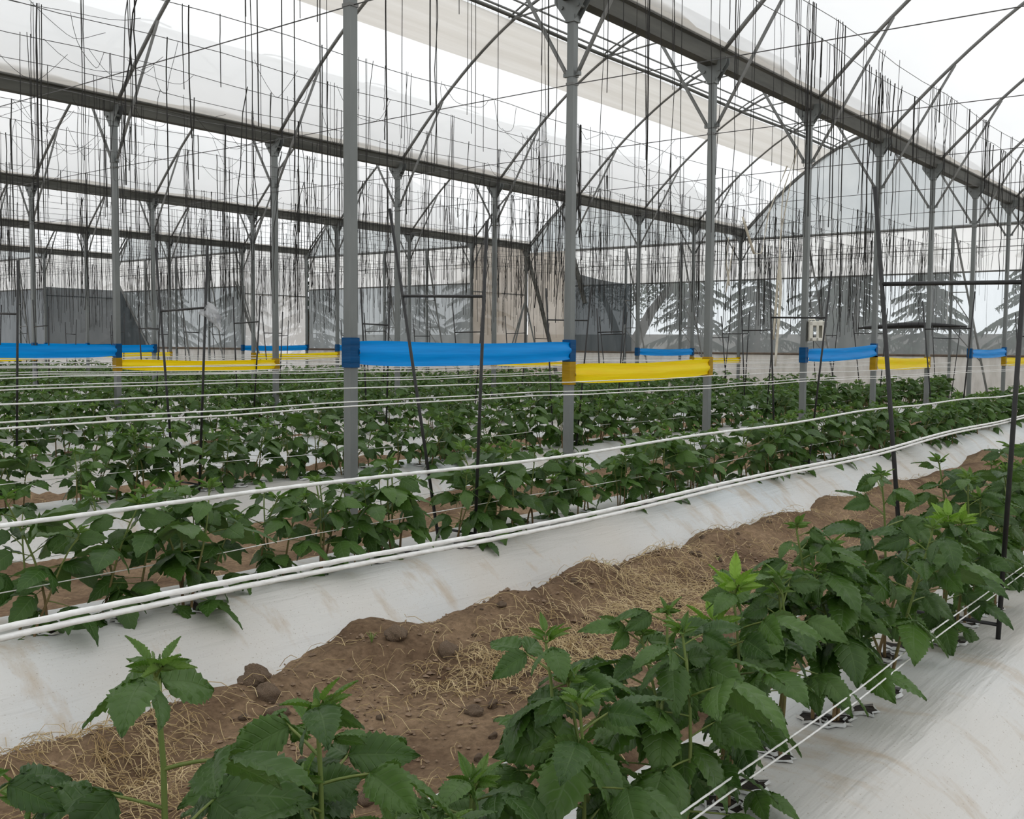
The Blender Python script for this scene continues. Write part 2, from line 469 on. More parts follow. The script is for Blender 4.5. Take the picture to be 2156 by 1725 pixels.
# ------------------------------------------------------------------ roof: gutters, posts, arches, film
def gutter(k, t0_, t1_):
    y = gl(k)
    prof = [(-0.105, 0.135), (-0.085, 0.125), (-0.055, 0.0), (0.055, 0.0), (0.085, 0.125), (0.105, 0.135), (0.105, 0.145), (0.080, 0.137), (0.05, 0.012), (-0.05, 0.012), (-0.080, 0.137), (-0.105, 0.145)]
    n = 26
    tt = np.linspace(t0_, t1_, n)
    mb = MB()
    vv = [(t, y + a, ZG + b) for t in tt for a, b in prof]
    m = len(prof)
    fs = [(i * m + j, i * m + (j + 1) % m, (i + 1) * m + (j + 1) % m, (i + 1) * m + j) for i in range(n - 1) for j in range(m)]
    fs += [tuple(range(m)), tuple(reversed([(n - 1) * m + j for j in range(m)]))]
    mb.add(vv, fs)
    root = empty('rain_gutter', (0, 0, 0))
    mb.build('channel', 'gutter_steel', root)
    for s in (-1, 1):
        MB().tube([(t0_, y + s * 0.112, ZG + 0.150), (t1_, y + s * 0.112, ZG + 0.150)], 0.012, 6).build('film_clip_rail', 'steel_pipe', root)
    # slack film hanging at the gutter lip
    tt = np.linspace(max(t0_, 2), t1_, 70)
    P = np.zeros((70, 4, 3))
    for j in range(4):
        P[:, j, 0] = tt
        P[:, j, 1] = y - 0.118 - 0.012 * j
        P[:, j, 2] = ZG + 0.150 + 0.035 * j * (0.3 + np.clip(fbm(tt * 0.9, tt * 0, 60 + k, 3) * 3, 0, 1.3))
    MB().grid(P).build('film_edge', 'cream_strip', root, True)
    names = {0: 'steel rain gutter above and behind the camera', 1: 'big dark steel rain gutter crossing the upper corner, nearest the camera', 2: 'steel rain gutter over the second line of posts', 3: 'steel rain gutter over the third line of posts', 4: 'steel rain gutter over the fourth line of posts', 5: 'steel rain gutter over the fifth line of posts', 6: 'farthest steel rain gutter beyond all others'}
    tag(root, names[k], 'gutter', 'rain gutters')
for k in range(0, 7): gutter(k, T_BACK, ti(LAST[k]) + 0.05)

LINE = {0: 'behind the camera', 1: 'nearest line of posts', 2: 'second line of posts', 3: 'third line of posts', 4: 'fourth line of posts', 5: 'fifth line of posts'}
def strut_top(side, s): return (side * s, arch_z(s) - 0.02)
def post_proto():
    """parts of one gutter post at the origin"""
    parts = []
    mb = MB().box((0, 0, 1.93), (0.060, 0.060, 3.90))
    parts.append(('shaft', mb.mesh('shaft', 'steel', False)))
    mb = MB().box((0, 0, 3.345), (0.074, 0.074, 0.045)).box((0, 0.05, 3.345), (0.03, 0.05, 0.03)).box((0, -0.05, 3.345), (0.03, 0.05, 0.03))
    parts.append(('collar', mb.mesh('collar', 'steel', False)))
    mb = MB().box((0, 0, 3.27), (0.070, 0.070, 0.02))
    parts.append(('wire_clamp', mb.mesh('wire_clamp', 'steel_pipe', False)))
    # flared bracket carrying the gutter and the arch feet
    P = [(-0.004, -0.035, 3.74), (-0.004, 0.035, 3.74), (-0.004, 0.15, 3.90), (-0.004, 0.15, 3.96), (-0.004, -0.15, 3.96), (-0.004, -0.15, 3.90)]
    mb = MB()
    for x in (-0.034, 0.034):
        a = [(x - 0.003,) + p[1:] for p in P]; b = [(x + 0.003,) + p[1:] for p in P]
        mb.add(a + b, [tuple(range(5, -1, -1)), tuple(range(6, 12))] + [(i, (i + 1) % 6, 6 + (i + 1) % 6, 6 + i) for i in range(6)])
    mb.box((0, 0, 3.76), (0.085, 0.085, 0.05))
    for s in (-1, 1): mb.tube([(-0.05, s * 0.075, 3.85), (0.05, s * 0.075, 3.85)], 0.014, 8)
    parts.append(('gutter_bracket', mb.mesh('gutter_bracket', 'steel', False)))
    for s in (-1, 1):
        y, z = strut_top(s, 0.90)
        mb = MB().tube([(0, s * 0.05, 3.345), (0, s * 0.075, 3.39), (0, y, z)], 0.0165, 8)
        parts.append(('strut', mb.mesh('strut', 'steel_pipe', True)))
    return parts
PP = post_proto()
for k in range(1, 6):
    n = 0
    for i in range(0 if k == 1 else -1, LAST[k] + 1):
        if k >= 3 and i < 1: continue
        root = empty('gutter_post', (ti(i), gl(k), 0))
        edge = (k >= 4 and i == LAST[k]) or (k == 3 and i == 8)
        for j, (nm, me) in enumerate(PP):
            if nm == 'strut' and j == len(PP) - 1 and (i > BAYEND[k]): continue
            obj(nm, me, root)
        extra = ' carrying a blue band end' if False else ''
        tag(root, 'galvanised steel post, %s in the %s' % (ORD[n], LINE[k]), 'post', 'gutter posts')
        n += 1

def arch_pts(k, i, a=0.0, b=W, n=25, dz=0.0):
    ss = np.linspace(a, b, n)
    return [(ti(i), gl(k) + s, arch_z(s) + dz) for s in ss]
BAYN = {-1: 'the unseen bay behind the camera', 0: 'the bay over the camera', 1: 'the bay beyond the nearest gutter', 2: 'the bay beyond the second gutter', 3: 'the bay beyond the third gutter', 4: 'the bay beyond the fourth gutter', 5: 'the farthest bay'}
for k in range(0, 6):
    n = 0
    for i in range(-1, BAYEND[k] + 1):
        if k >= 3 and i < 1: continue
        root = empty('roof_arch', (0, 0, 0))
        MB().tube(arch_pts(k, i, 0.10, W - 0.10, 33), 0.0215, 8).build('hoop', 'steel_pipe', root, True)
        if k in (1, 2):
            # vent hinge frame on the camera side of the ridge
            MB().tube(arch_pts(k, i, 2.3, 4.35, 9, 0.085), 0.013, 6).build('vent_bow', 'steel_pipe', root, True)
            MB().tube([(ti(i) - 0.03, gl(k) + 4.22, arch_z(4.22)), (ti(i) - 0.03, gl(k) + 2.45, arch_z(2.45))], 0.013, 6).build('vent_tie', 'steel_pipe', root, True)
        tag(root, 'curved steel roof arch, %s along %s' % (ORD[n], BAYN[k]), 'roof arch', 'roof arches')
        n += 1
VENT0, VENT1, STRIP = 3.25, 4.24, 4.92
def roof_strip(k, a, b, t0_, t1_, mat, name, dz, rip=0.0, nt_=30, ns=18):
    tt = np.linspace(t0_, t1_, nt_); ss = np.linspace(a, b, ns)
    A, B = np.meshgrid(tt, ss, indexing='ij')
    Z = arch_z_np(B) + dz + rip * fbm(A * 0.8, B * 2, 70 + k, 3)
    return grid_mesh(name, np.stack([A, gl(k) + B, Z], -1), mat)
def arch_z_np(s):
    h = W / 2
    return ZG + 0.02 + RISE * (1 - (np.abs(h - s) / h) ** POW)
for k in range(-1, 6):  # film over the unseen bay behind the camera is added for even light
    te = ti(BAYEND[k])
    segs = [(0.08, VENT0), (VENT1, W - 0.08)] if k in (1, 2) else [(0.08, W - 0.08)]
    root = tag(empty('ceiling'), 'milky plastic roof film over ' + BAYN[k], None, None, 'structure')
    for a, b in segs:
        obj('roof_sheet', roof_strip(k, a, b, T_BACK, te, 'roof_film', 'roof_sheet', 0.03, 0.03), root)
for k in (1, 2):
    te = ti(BAYEND[k])
    root = empty('vent_curtain')
    P_top = [(t, gl(k) + VENT1 - 0.02, arch_z(VENT1) + 0.045 + 0.012 * math.sin(t * 1.3)) for t in np.linspace(T_BACK, te, 60)]
    me = roof_strip(k, VENT1, STRIP, T_BACK, te, 'cream_strip', 'sheet', 0.005, 0.03, 60, 8)
    obj('sheet', me, root)
    MB().tube(P_top, 0.028, 8).build('roll_pipe', 'gutter_steel', root, True)
    tag(root, 'cream roll-up vent curtain along the ridge, ' + ('nearest the camera' if k == 1 else 'one bay farther back'), 'curtain')
    for j, (s, dz, r_) in enumerate(((4.10, 0.05, 0.016), (3.98, 0.09, 0.014))):
        o = MB().tube([(T_BACK, gl(k) + s, arch_z(s) + dz - 0.06), (te, gl(k) + s, arch_z(s) + dz - 0.06)], r_, 6).build('roof_purlin', 'steel_pipe', None, True)
        tag(o, '%s straight steel purlin beside the vent curtain of %s' % ('thicker' if j == 0 else 'thinner', BAYN[k]), 'purlin', 'roof purlins')
for k in (0, 3, 4, 5):
    o = MB().tube([(T_BACK, gl(k) + W / 2, arch_z(W / 2) - 0.035), (ti(BAYEND[k]), gl(k) + W / 2, arch_z(W / 2) - 0.035)], 0.016, 6).build('roof_purlin', 'steel_pipe', None, True)
    tag(o, 'ridge purlin of ' + BAYN[k], 'purlin', 'roof purlins')

# ------------------------------------------------------------------ end walls
def panel(P0, P1, z0f, z1f, mat, name, parent, n=40, m=8, wr=0.05, seed=0):
    """sheet from P0 to P1 in plan, between two height functions of the run parameter"""
    u = np.linspace(0, 1, n); v = np.linspace(0, 1, m)
    U, V = np.meshgrid(u, v, indexing='ij')
    z0 = np.vectorize(z0f)(U); z1 = np.vectorize(z1f)(U)
    X = P0[0] + (P1[0] - P0[0]) * U; Y = P0[1] + (P1[1] - P0[1]) * U
    dx, dy = P1[1] - P0[1], P0[0] - P1[0]
    l = math.hypot(dx, dy); dx /= l; dy /= l
    w = wr * fbm(U * l * 1.3, V * 2.0, 200 + seed, 4)
    Z = z0 + (z1 - z0) * V
    return obj(name, grid_mesh(name, np.stack([X + dx * w, Y + dy * w, Z], -1), mat), parent)
ZR, ZC, ZS = 3.82, 2.87, 1.13
def gable(k, t, parent, mat='gable_film'):
    ss = np.linspace(0.06, W - 0.06, 33)
    P = np.zeros((33, 6, 3))
    for a, s in enumerate(ss):
        for b in range(6):
            P[a, b] = (t + 0.03 * math.sin(a * 1.1 + b), gl(k) + s, ZR + (arch_z(s) - ZR) * b / 5)
    obj('gable_sheet', grid_mesh('gable_sheet', P, mat), parent)
    MB().tube(arch_pts(k, 0, 0.05, W - 0.05, 33), 0.026, 8).build('gable_bow', 'steel_pipe', parent, True).location.x = t - ti(0)
def endpost(parent, t, y, ztop, prop=True, d=-0.62):
    MB().box((t - 0.05, y, ztop / 2), (0.05, 0.05, ztop)).build('wall_post', 'steel', parent)
    if prop:
        a, b = np.array((t - 0.08, y - 0.03, 3.78)), np.array((t - 0.08, y + d * 1.35, 0.1))
        MB().tube([a, b], 0.022, 6).build('prop', 'steel_pipe', parent)
        for z in (2.45, 1.75):
            f = (3.78 - z) / 3.68
            p = a + (b - a) * f
            MB().tube([(t - 0.08, y, z), tuple(p)], 0.011, 5).build('prop_rung', 'steel_pipe', parent)
            f2 = (3.78 - z + 0.75) / 3.68
            MB().tube([(t - 0.08, y, z), tuple(a + (b - a) * f2)], 0.011, 5).build('prop_brace', 'steel_pipe', parent)
def rail(parent, P0, P1, z, r, mat='steel_pipe', nm='rail'):
    MB().tube([(P0[0] - 0.04, P0[1], z), (P1[0] - 0.04, P1[1], z)], r, 8).build(nm, mat, parent)
def end_wall(name, t, y0, y1, cloth, label, bays, seed, posts, upper='white_panel'):
    root = tag(empty(name), label, None, None, 'structure')
    P0, P1 = (t, y0), (t, y1)
    panel(P0, P1, lambda u: ZC, lambda u: ZR, upper, 'upper_panel', root, 60, 8, 0.10, seed)
    panel(P0, P1, lambda u: ZS - 0.03, lambda u: ZC + 0.01, cloth, 'shade_panel', root, 60, 10, 0.10, seed + 1)
    panel((t - 0.03, y0), (t - 0.03, y1), lambda u: -0.1, lambda u: ZS, 'skirt_film', 'skirt_panel', root, 90, 8, 0.10, seed + 2)
    rail(root, P0, P1, ZR, 0.030)
    rail(root, P0, P1, ZC, 0.018)
    rail(root, P0, P1, 3.36, 0.008, nm='wire_rail')
    rail(root, P0, P1, ZS, 0.026, 'batten', 'batten')
    for k in bays: gable(k, t, root)
    for y in posts: endpost(root, t, y, ZR)
    return root
wf = end_wall('wall_far', ti(8) + 0.09, gl(0), gl(3) - 1.55, 'shade_cloth', 'far end wall of film and grey shade cloth', (0, 1, 2), 1,
              [6.28, 9.48, 12.68, 14.28, 1.48])
# cream sheet closing the corner of that wall, with the dark cloth running to a point
panel((ti(8) + 0.09, gl(3) - 1.55), (ti(8) + 0.09, gl(3)), lambda u: -0.1, lambda u: ZR, 'cream_panel', 'cream_panel', wf, 20, 20, 0.10, 21)
panel((ti(8) + 0.02, gl(3) - 3.4), (ti(8) + 0.02, gl(3) - 1.6), lambda u: ZS, lambda u: ZC + 0.35 * u ** 1.5, 'dark_cloth', 'dark_panel', wf, 20, 12, 0.08, 22)
MB().tube([(ti(8) - 0.05, gl(3) - 0.1, 3.7), (ti(8) - 0.05, gl(3) - 0.55, 2.4), (ti(8) - 0.05, gl(3) - 0.95, 1.1), (ti(8) - 0.05, gl(3) - 1.2, 0.05)], 0.055, 8).build('wrapped_prop', 'gutter_steel', wf)
MB().tube([(ti(8) - 0.05, gl(3) - 1.62, 3.62), (ti(8) - 0.05, gl(3) - 1.75, 3.2), (ti(8) - 0.05, gl(3) - 2.0, 2.4)], 0.06, 8).build('cloth_fold', 'gutter_steel', wf)
for d in (0.65, 0.9): MB().tube([(ti(8) - 0.12, gl(3) - 0.05, 2.45), (ti(8) - d - 0.3, gl(3) - 0.03, 0.1)], 0.022, 6).build('prop', 'steel', wf)
MB().tube([(ti(8) - 0.12, gl(3) - 0.1, 2.45), (ti(8) - 0.12, gl(3) - 0.75, 0.1)], 0.022, 6).build('prop', 'steel', wf)
w3 = end_wall('wall_far_middle', ti(7) + 0.09, gl(3), gl(4), 'mid_cloth', 'shorter end wall of grey cloth under white film, one bay beyond', (3,), 31, [gl(3) + 1.6, gl(3) + 3.2, gl(3) + 4.8])
w4 = end_wall('wall_far_left', ti(6) + 0.09, gl(4), gl(5), 'mid_cloth', 'end wall of grey cloth and billowing white film two bays beyond', (4,), 41, [gl(4) + 1.6, gl(4) + 3.2, gl(4) + 4.8])
w5 = end_wall('wall_left_end', ti(5) + 0.09, gl(5), gl(6), 'dark_cloth', 'dark grey cloth end wall at the picture edge', (5,), 51, [gl(5) + 1.6, gl(5) + 4.8])
def side_seg(name, k, i0, i1, mat, label, seed):
    root = tag(empty(name), label, None, None, 'structure')
    P0, P1 = (ti(i0) + 0.05, gl(k) + 0.05), (ti(i1) + 0.05, gl(k) + 0.05)
    panel(P0, P1, lambda u: -0.1, lambda u: ZG + 0.05, mat, 'side_sheet', root, 24, 24, 0.10, seed)
    rail(root, P0, P1, ZC - 0.2, 0.016)
    return root
side_seg('wall_side_corner', 3, 7, 8, 'cream_panel', 'cream sheet closing the step between two end walls', 61)
side_seg('wall_side_middle', 4, 6, 7, 'white_panel', 'white film closing the second step of the end wall', 62)
side_seg('wall_side_left', 5, 5, 6, 'white_panel', 'white film closing the third step of the end wall', 63)
# slanting dark cloth edge in front of the white film of the second and third step
panel((ti(5) + 0.02, gl(5) + 0.01), (ti(6) + 0.04, gl(5) + 0.01), lambda u: ZS - 0.1, lambda u: ZC + 0.05, 'dark_cloth', 'dark_panel', w5, 20, 8, 0.04, 64)
panel((ti(6) + 0.04, gl(5)), (ti(6) + 0.04, gl(5) - 2.0), lambda u: 0.9, lambda u: 3.3 - 2.35 * u, 'dark_cloth', 'dark_panel', w4, 16, 8, 0.04, 65)
MB().tube([(ti(6) - 0.02, gl(5) - 0.02, 3.35), (ti(6) - 0.02, gl(5) - 2.1, 0.8)], 0.03, 6).build('prop', 'steel_pipe', w4)
for o_ in (0.0, 0.10, 0.25):
    MB().tube([(ti(6) - 0.1, gl(4) + 0.2 - o_, 3.0), (ti(6) + 0.5 - o_, gl(4) - 0.5 - o_, 0.1)], 0.02, 6).build('prop', 'steel_pipe', w4)
# film walls out of view that close the house behind and beside the camera
rb = tag(empty('wall_behind'), 'film wall behind the camera', None, None, 'structure')
panel((T_BACK, gl(-1)), (T_BACK, gl(6)), lambda u: -0.1, lambda u: ZG, 'white_panel', 'film_sheet', rb, 60, 4, 0.1, 71)
rb = tag(empty('wall_beside'), 'film wall beside the camera', None, None, 'structure')
panel((T_BACK, gl(-1)), (ti(8), gl(-1)), lambda u: -0.1, lambda u: ZG, 'white_panel', 'film_sheet', rb, 60, 4, 0.1, 72)

# black shade roll slung along the far wall
rb = empty('shade_cloth_roll')
yy = np.linspace(5.9, 8.15, 20)
MB().tube([(ti(8) - 0.16, y, 1.73 + 0.04 * math.sin((y - 5.9) * 1.6) ) for y in yy], [0.012 + 0.055 * math.sin(max(0.02, min(1, (y - 5.85) / 2.4)) * math.pi) for y in yy], 8).build('roll', 'black_rod', rb, True)
for y in (6.3, 7.1, 7.8): MB().tube([(ti(8) - 0.16, y, 1.78), (ti(8) - 0.06, y, 2.87)], 0.006, 5).build('hanger', 'white_twine', rb)
tag(rb, 'black rolled shade cloth slung level along the far wall', 'shade roll')

# ------------------------------------------------------------------ blue and yellow bands between posts
def band(k, i, colour, zl, zr, label):
    """zl, zr: (bottom, top) at the two posts"""
    root = empty('sticky_band', (ti(i), gl(k), 0))
    n, m = 40, 9
    P = np.zeros((n, m, 3))
    for a in range(n):
        u = a / (n - 1)
        x = 0.032 + u * (S - 0.064)
        b0 = zl[0] + (zr[0] - zl[0]) * u; b1 = zl[1] + (zr[1] - zl[1]) * u
        e = min(u, 1 - u)
        pinch = 0.016 * math.exp(-e * 14)
        sag = 0.022 * math.sin(math.pi * u)
        for b in range(m):
            v = b / (m - 1)
            z = b0 + pinch + (b1 - b0 - 2 * pinch) * v - sag * (0.6 + 0.6 * v)
            fold = 0.010 * math.sin(v * 9.0 + i) * (0.35 + math.exp(-e * 9)) + 0.012 * float(fbm(u * 4, v * 2, 300 + k * 9 + i, 2))
            P[a, b] = (x, -0.036 + fold, z)
    obj('sheet', grid_mesh('sheet', P, 'band_' + colour), root)
    for end, (b0, b1) in ((0.0, zl), (S, zr)):
        mb = MB()
        for q, rr in enumerate((0.0375, 0.0385, 0.0375)):
            z0, z1 = b0 - 0.006 + q * 0.004, b1 + 0.006 - q * 0.006
            ring = [(end + a * rr, b_ * rr) for a, b_ in ((-1, -1), (1, -1), (1, 1), (-1, 1))]
            mb.add([(x, y, z) for z in (z0, z1) for x, y in ring], [(j, (j + 1) % 4, 4 + (j + 1) % 4, 4 + j) for j in range(4)])
        mb.build('post_wrap', 'wrap_' + colour, root)
    tag(root, label, 'band', 'sticky bands between posts')
def cy(*z): return z
B1 = {0: ('blue', (1.12, 1.29), (1.14, 1.30)), 1: ('yellow', (0.96, 1.13), (0.99, 1.16)), 3: ('blue', (1.10, 1.26), (1.15, 1.32)), 4: ('yellow', (0.985, 1.165), (0.98, 1.14)), 6: ('blue', (1.12, 1.27), (1.14, 1.30)), 7: ('yellow', (0.97, 1.13), (0.99, 1.15))}
L_B1 = {0: 'wide blue plastic band strung between the two nearest posts', 1: 'yellow plastic band joined to the nearest blue band, nearest line', 3: 'blue plastic band beside the white cut-out jug', 4: 'yellow plastic band joined to the blue one beside the jug', 6: 'small blue band in the nearest line by the picture edge', 7: 'small yellow band in the nearest line cut by the picture edge'}
for i, (c, a, b) in B1.items(): band(1, i, c, a, b, L_B1[i])
for k, seq in ((2, {0: 'blue', 1: 'yellow', 3: 'blue', 4: 'yellow', 6: 'blue', 7: 'yellow'}), (3, {1: 'yellow', 2: 'blue', 4: 'yellow', 5: 'blue', 7: 'yellow'}), (4, {3: 'blue', 4: 'yellow', 6: 'blue'}), (5, {4: 'yellow', 5: 'blue'})):
    cnt = {'blue': 0, 'yellow': 0}
    for i, c in seq.items():
        j = random.uniform(-0.02, 0.02)
        zb = (1.11 + j, 1.26 + j) if c == 'blue' else (0.93 + j, 1.07 + j)
        if k >= 4 and c == 'blue': zb = (1.08 + j, 1.24 + j)
        d = random.uniform(-0.02, 0.03)
        band(k, i, c, zb, (zb[0] + d, zb[1] + d), '%s %s plastic band along the %s' % (ORD[cnt[c]], c, LINE[k]))
        cnt[c] += 1

# ------------------------------------------------------------------ trellis stakes and ropes
def stake(r, t, skew=0.0, label=None):
    y = row_y(r)
    root = empty('trellis_stake', (t, y, 0))
    j = lambda a: random.uniform(-a, a)
    far = r >= 3
    rad = 0.0085 if r < 3 else 0.010
    z0 = 0.2
    a0, a1 = (-0.15 + j(0.02), -0.26 + j(0.05)), (0.16 + j(0.02), 0.30 + j(0.06))
    if r == 0: a0, a1 = (-0.14, -0.19), (0.175, 0.335)
    if r == 1 and abs(t - 4.0) < 0.1: a0, a1 = (-0.19, -0.24), (0.06, 0.41)
    h = 1.86 + j(0.06)
    zc = 1.50 + j(0.03)
    def at(a, z): return (skew * (z - 0.25), a[0] + (a[1] - a[0]) * (z - 0.25) / 1.61, z)
    for a in (a0, a1):
        MB().tube([at(a, 0.1), at(a, h + j(0.08))], rad, 8).build('leg', 'black_rod', root, True)
    MB().tube([at(a0, zc + j(0.02)), at(a1, zc)], rad * 0.9, 8).build('crossbar', 'black_rod', root, True)
    if r < 3:
        MB().tube([at(a0, 0.30), at(a1, 0.30)], rad * 0.8, 6).build('foot_bar', 'black_rod', root, True)
    tag(root, label, 'stake', 'trellis stakes')
ALLSTK = {}
STK = {0: [3.84], 1: [4.0, 8.43, 13.0, 17.5], 2: [4.2, 8.7, 13.2, 17.7, 22.0]}
for r in range(NROWS):
    lst = STK.get(r) or [t for t in (4.3 + random.uniform(-0.3, 0.3) + 4.5 * q for q in range(-1, 5)) if 0.3 * row_y(r) < t < row_end(r)]
    ALLSTK[r] = sorted(lst)
    for q, t in enumerate(lst):
        if r == 0: lb = 'tall black rod trellis stake standing nearest the camera'
        else: lb = 'black rod trellis stake, %s along the %s bed row' % (ORD[q], ORD[r])
        stake(r, t, random.uniform(-0.02, 0.02), lb)

def rope(r, dy, z, rad, label, t0_=-1.5, t1_=None, lob=False, dz=0.0, double=0.0):
    y = row_y(r) + dy
    t1_ = t1_ or row_end(r)
    fine = lob
    tt = spaced([(t0_, 5.5, 0.012), (5.5, t1_, 0.3)]) if fine else np.arange(t0_, t1_, 0.5)
    sag = 0.012 * np.sin((tt - 4.0) / 4.5 * math.pi) ** 2
    pts = np.stack([tt, y + 0.004 * np.sin(tt * 2.1 + r), z + dz - sag + 0.003 * np.sin(tt * 5 + dy * 9)], -1)
    o = MB().tube(pts, rad, 9 if fine else 5, True, 0.55, 0.13 if fine else 0).build('trellis_rope', 'white_twine', None, True)
    return tag(o, label, 'rope', 'white trellis ropes')
rope(0, -0.150, 1.0165, 0.0029, 'upper strand of the thick double white rope crossing in front', lob=True)
rope(0, -0.152, 1.0090, 0.0029, 'lower strand of the thick double white rope crossing in front', lob=True)
rope(0, 0.26, 1.035, 0.0031, 'single white rope tied to the nearest stake, above the double rope', lob=True)
rope(0, -0.125, 0.43, 0.0021, 'upper low white string along the near bed beside the planting holes', lob=True)
rope(0, -0.135, 0.412, 0.0021, 'lower low white string along the near bed beside the planting holes', lob=True)
rope(0, 0.19, 0.475, 0.0022, 'thin white string low behind the foreground leaves', lob=True)
for r in range(1, 8):
    f = 0.0029 + 0.0006 * min(r, 4)
    on = 'the %s bed row' % ORD[r]
    rope(r, -0.20, 0.985, f, 'camera-side upper white rope strung along ' + on)
    if r < 5: rope(r, -0.19, 1.004, f * 0.8, 'thin strand doubling the camera-side upper rope of ' + on)
    rope(r, 0.27, 1.035, f, 'far-side upper white rope strung along ' + on)
    if r < 4:
        rope(r, -0.16, 0.44, f * 0.6, 'camera-side low white string along ' + on)
        rope(r, 0.2, 0.46, f * 0.6, 'far-side low white string along ' + on)

# ------------------------------------------------------------------ crop wires and hanging strings
WIRES = [2.50, 2.72]
for k in range(1, 6): WIRES += [gl(k) + q for q in (0.85, 1.55, 2.2, 2.85, 3.5, 4.15, 4.9, 5.6)]
ZW = 3.30
def y_end(y):
    for k in range(0, 6):
        if gl(k) <= y < gl(k + 1): return ti(BAYEND[k])
    return ti(5)
WN = {}
for y in WIRES:
    te = y_end(y)
    bay = max(k for k in range(0, 6) if gl(k) <= y)
    o = MB().tube([(t, y + 0.01 * math.sin(t), ZW - 0.03 * math.sin((t - T0) / S * math.pi) ** 2) for t in np.arange(-2, te, 0.6)], 0.0026, 4).build('crop_wire', 'wire_metal', None, True)
    WN[bay] = WN.get(bay, 0) + 1
    tag(o, '%s lengthwise crop wire hung with strings under %s' % (ORD[WN[bay] - 1], BAYN[bay]), 'wire', 'crop wires')
for i in range(0, 9):
    for k in range(0, 6):
        if i > BAYEND[k]: continue
        o = MB().tube([(ti(i), gl(k), 3.27), (ti(i), gl(k) + W / 2, 3.25), (ti(i), gl(k) + W, 3.27)], 0.0040, 5).build('cross_wire', 'wire_metal', None, True)
        tag(o, 'thin cross wire at the %s arch under %s' % (ORD[i], BAYN[k]), 'wire', 'cross wires')

def string_path(seed, n=9, wob=0.012):
    r_ = np.random.default_rng(seed)
    z = -np.linspace(0, 1, n)
    x = np.cumsum(r_.normal(0, wob, n)); y = np.cumsum(r_.normal(0, wob, n))
    x[0] = y[0] = 0
    return x, y, z
SPATH = [string_path(s, 9, 0.0028 if s % 4 else 0.009) for s in range(16)]
strs = []
def pxdepth(p):
    v = Vector(p) - Vector((0, 0, EYE))
    zc_ = v.dot(FW)
    return v.dot(R2) / zc_ * F_PX + 1078, 862.5 - v.dot(U2) / zc_ * F_PX, zc_
for y in WIRES:
    te = y_end(y)
    t = 0.35 * y + random.random() * 0.3
    while t < te:
        cl = random.random()
        cnt = 1 if cl < 0.6 else random.choice((2, 3, 4))
        for q in range(cnt):
            tt = t + random.gauss(0, 0.035)
            a = random.random()
            ln = random.uniform(0.9, 1.85) if a < 0.68 else random.uniform(0.2, 0.9)
            if y < 4: ln = random.uniform(0.25, 1.5) if a < 0.7 else random.uniform(1.2, 1.7)
            x_, y_, d_ = pxdepth((tt, y, ZW - ln))
            if d_ < 3.0 or x_ < -80 or x_ > 2240 or y_ < 0: continue
            strs.append((d_, tt, y + random.gauss(0, 0.01), ln, random.randrange(16), random.choice((0.5, 0.5, 0.6, 0.7, 1.15))))
        t += random.expovariate(1 / (0.24 if 4 < y < 11 else 0.30 if y > 4 else 0.18))
strs.sort(key=lambda s: s[0] / (0.3 + s[3]))
def string_mb(mb, sp, ox, oy, oz, ln, rad, sides=3):
    x, y, z = sp
    mb.tube(np.stack([ox + x * ln, oy + y * ln, oz + z * ln], -1), rad, sides, False)
SMESH = []
for sp in SPATH:
    mb = MB(); string_mb(mb, sp, 0, 0, 0, 1, 0.0042, 4); SMESH.append(mb.mesh('hanging_string', 'dark_twine', True))
SEGN = {}
CARD = ['one', 'two', 'three', 'four', 'five', 'six', 'seven', 'eight', 'nine', 'ten', 'eleven']
for d_, t, y, ln, sd, th in sorted(strs[:300], key=lambda q: q[1]):
    o = obj('hanging_string', SMESH[sd], None, (t, y, ZW))
    o.scale = (th * (0.75 if y < 4 else 1.0), th * (0.75 if y < 4 else 1.0), ln)
    bay = 'over the camera bay' if y < gl(1) else 'in the bay beyond the nearest gutter' if y < gl(2) else 'in the bay beyond the second gutter' if y < gl(3) else 'in the bays farther back'
    seg = max(-1, int(math.floor((t - T0) / S)))
    SEGN[bay, seg] = SEGN.get((bay, seg), 0) + 1
    how = 'long' if ln > 1.3 else 'short' if ln < 0.7 else 'black'
    tag(o, '%s string %s, %s after roof arch %s' % (how, bay, ORD[SEGN[bay, seg] - 1], CARD[seg + 1]), 'string', 'hanging strings ' + bay)
mb = MB()
for d_, t, y, ln, sd, th in strs[300:]:
    string_mb(mb, SPATH[sd], t, y, ZW, ln, 0.0048 * th)
tag(mb.build('distant_strings', 'dark_twine', None, True), 'black strings hanging close together through the distance', 'strings', None, 'stuff')
# loose loops and curls of old twine tangled on the wires
mb = MB()
for q in range(420):
    y = random.choice([w_ for w_ in WIRES if w_ > 4] + WIRES[2:12] * 3)
    te = y_end(y)
    t = random.uniform(0.38 * y, te - 0.5)
    n = 10
    sp_, dr = random.uniform(0.15, 0.9), random.uniform(0.03, 0.28)
    dy = random.choice((0, 0, 0.3, -0.3, 0.65))
    u = np.linspace(0, 1, n)
    pts = np.stack([t + sp_ * u, y + dy * u + 0.02 * np.sin(u * 9 + q), ZW - dr * 4 * u * (1 - u) + 0.02 * np.sin(u * 7 + q)], -1)
    mb.tube(pts, 0.0019, 3, False)
tag(mb.build('tangled_twine', 'dark_twine', None, True), 'tangled loops of old twine caught on the crop wires', 'twine', None, 'stuff')

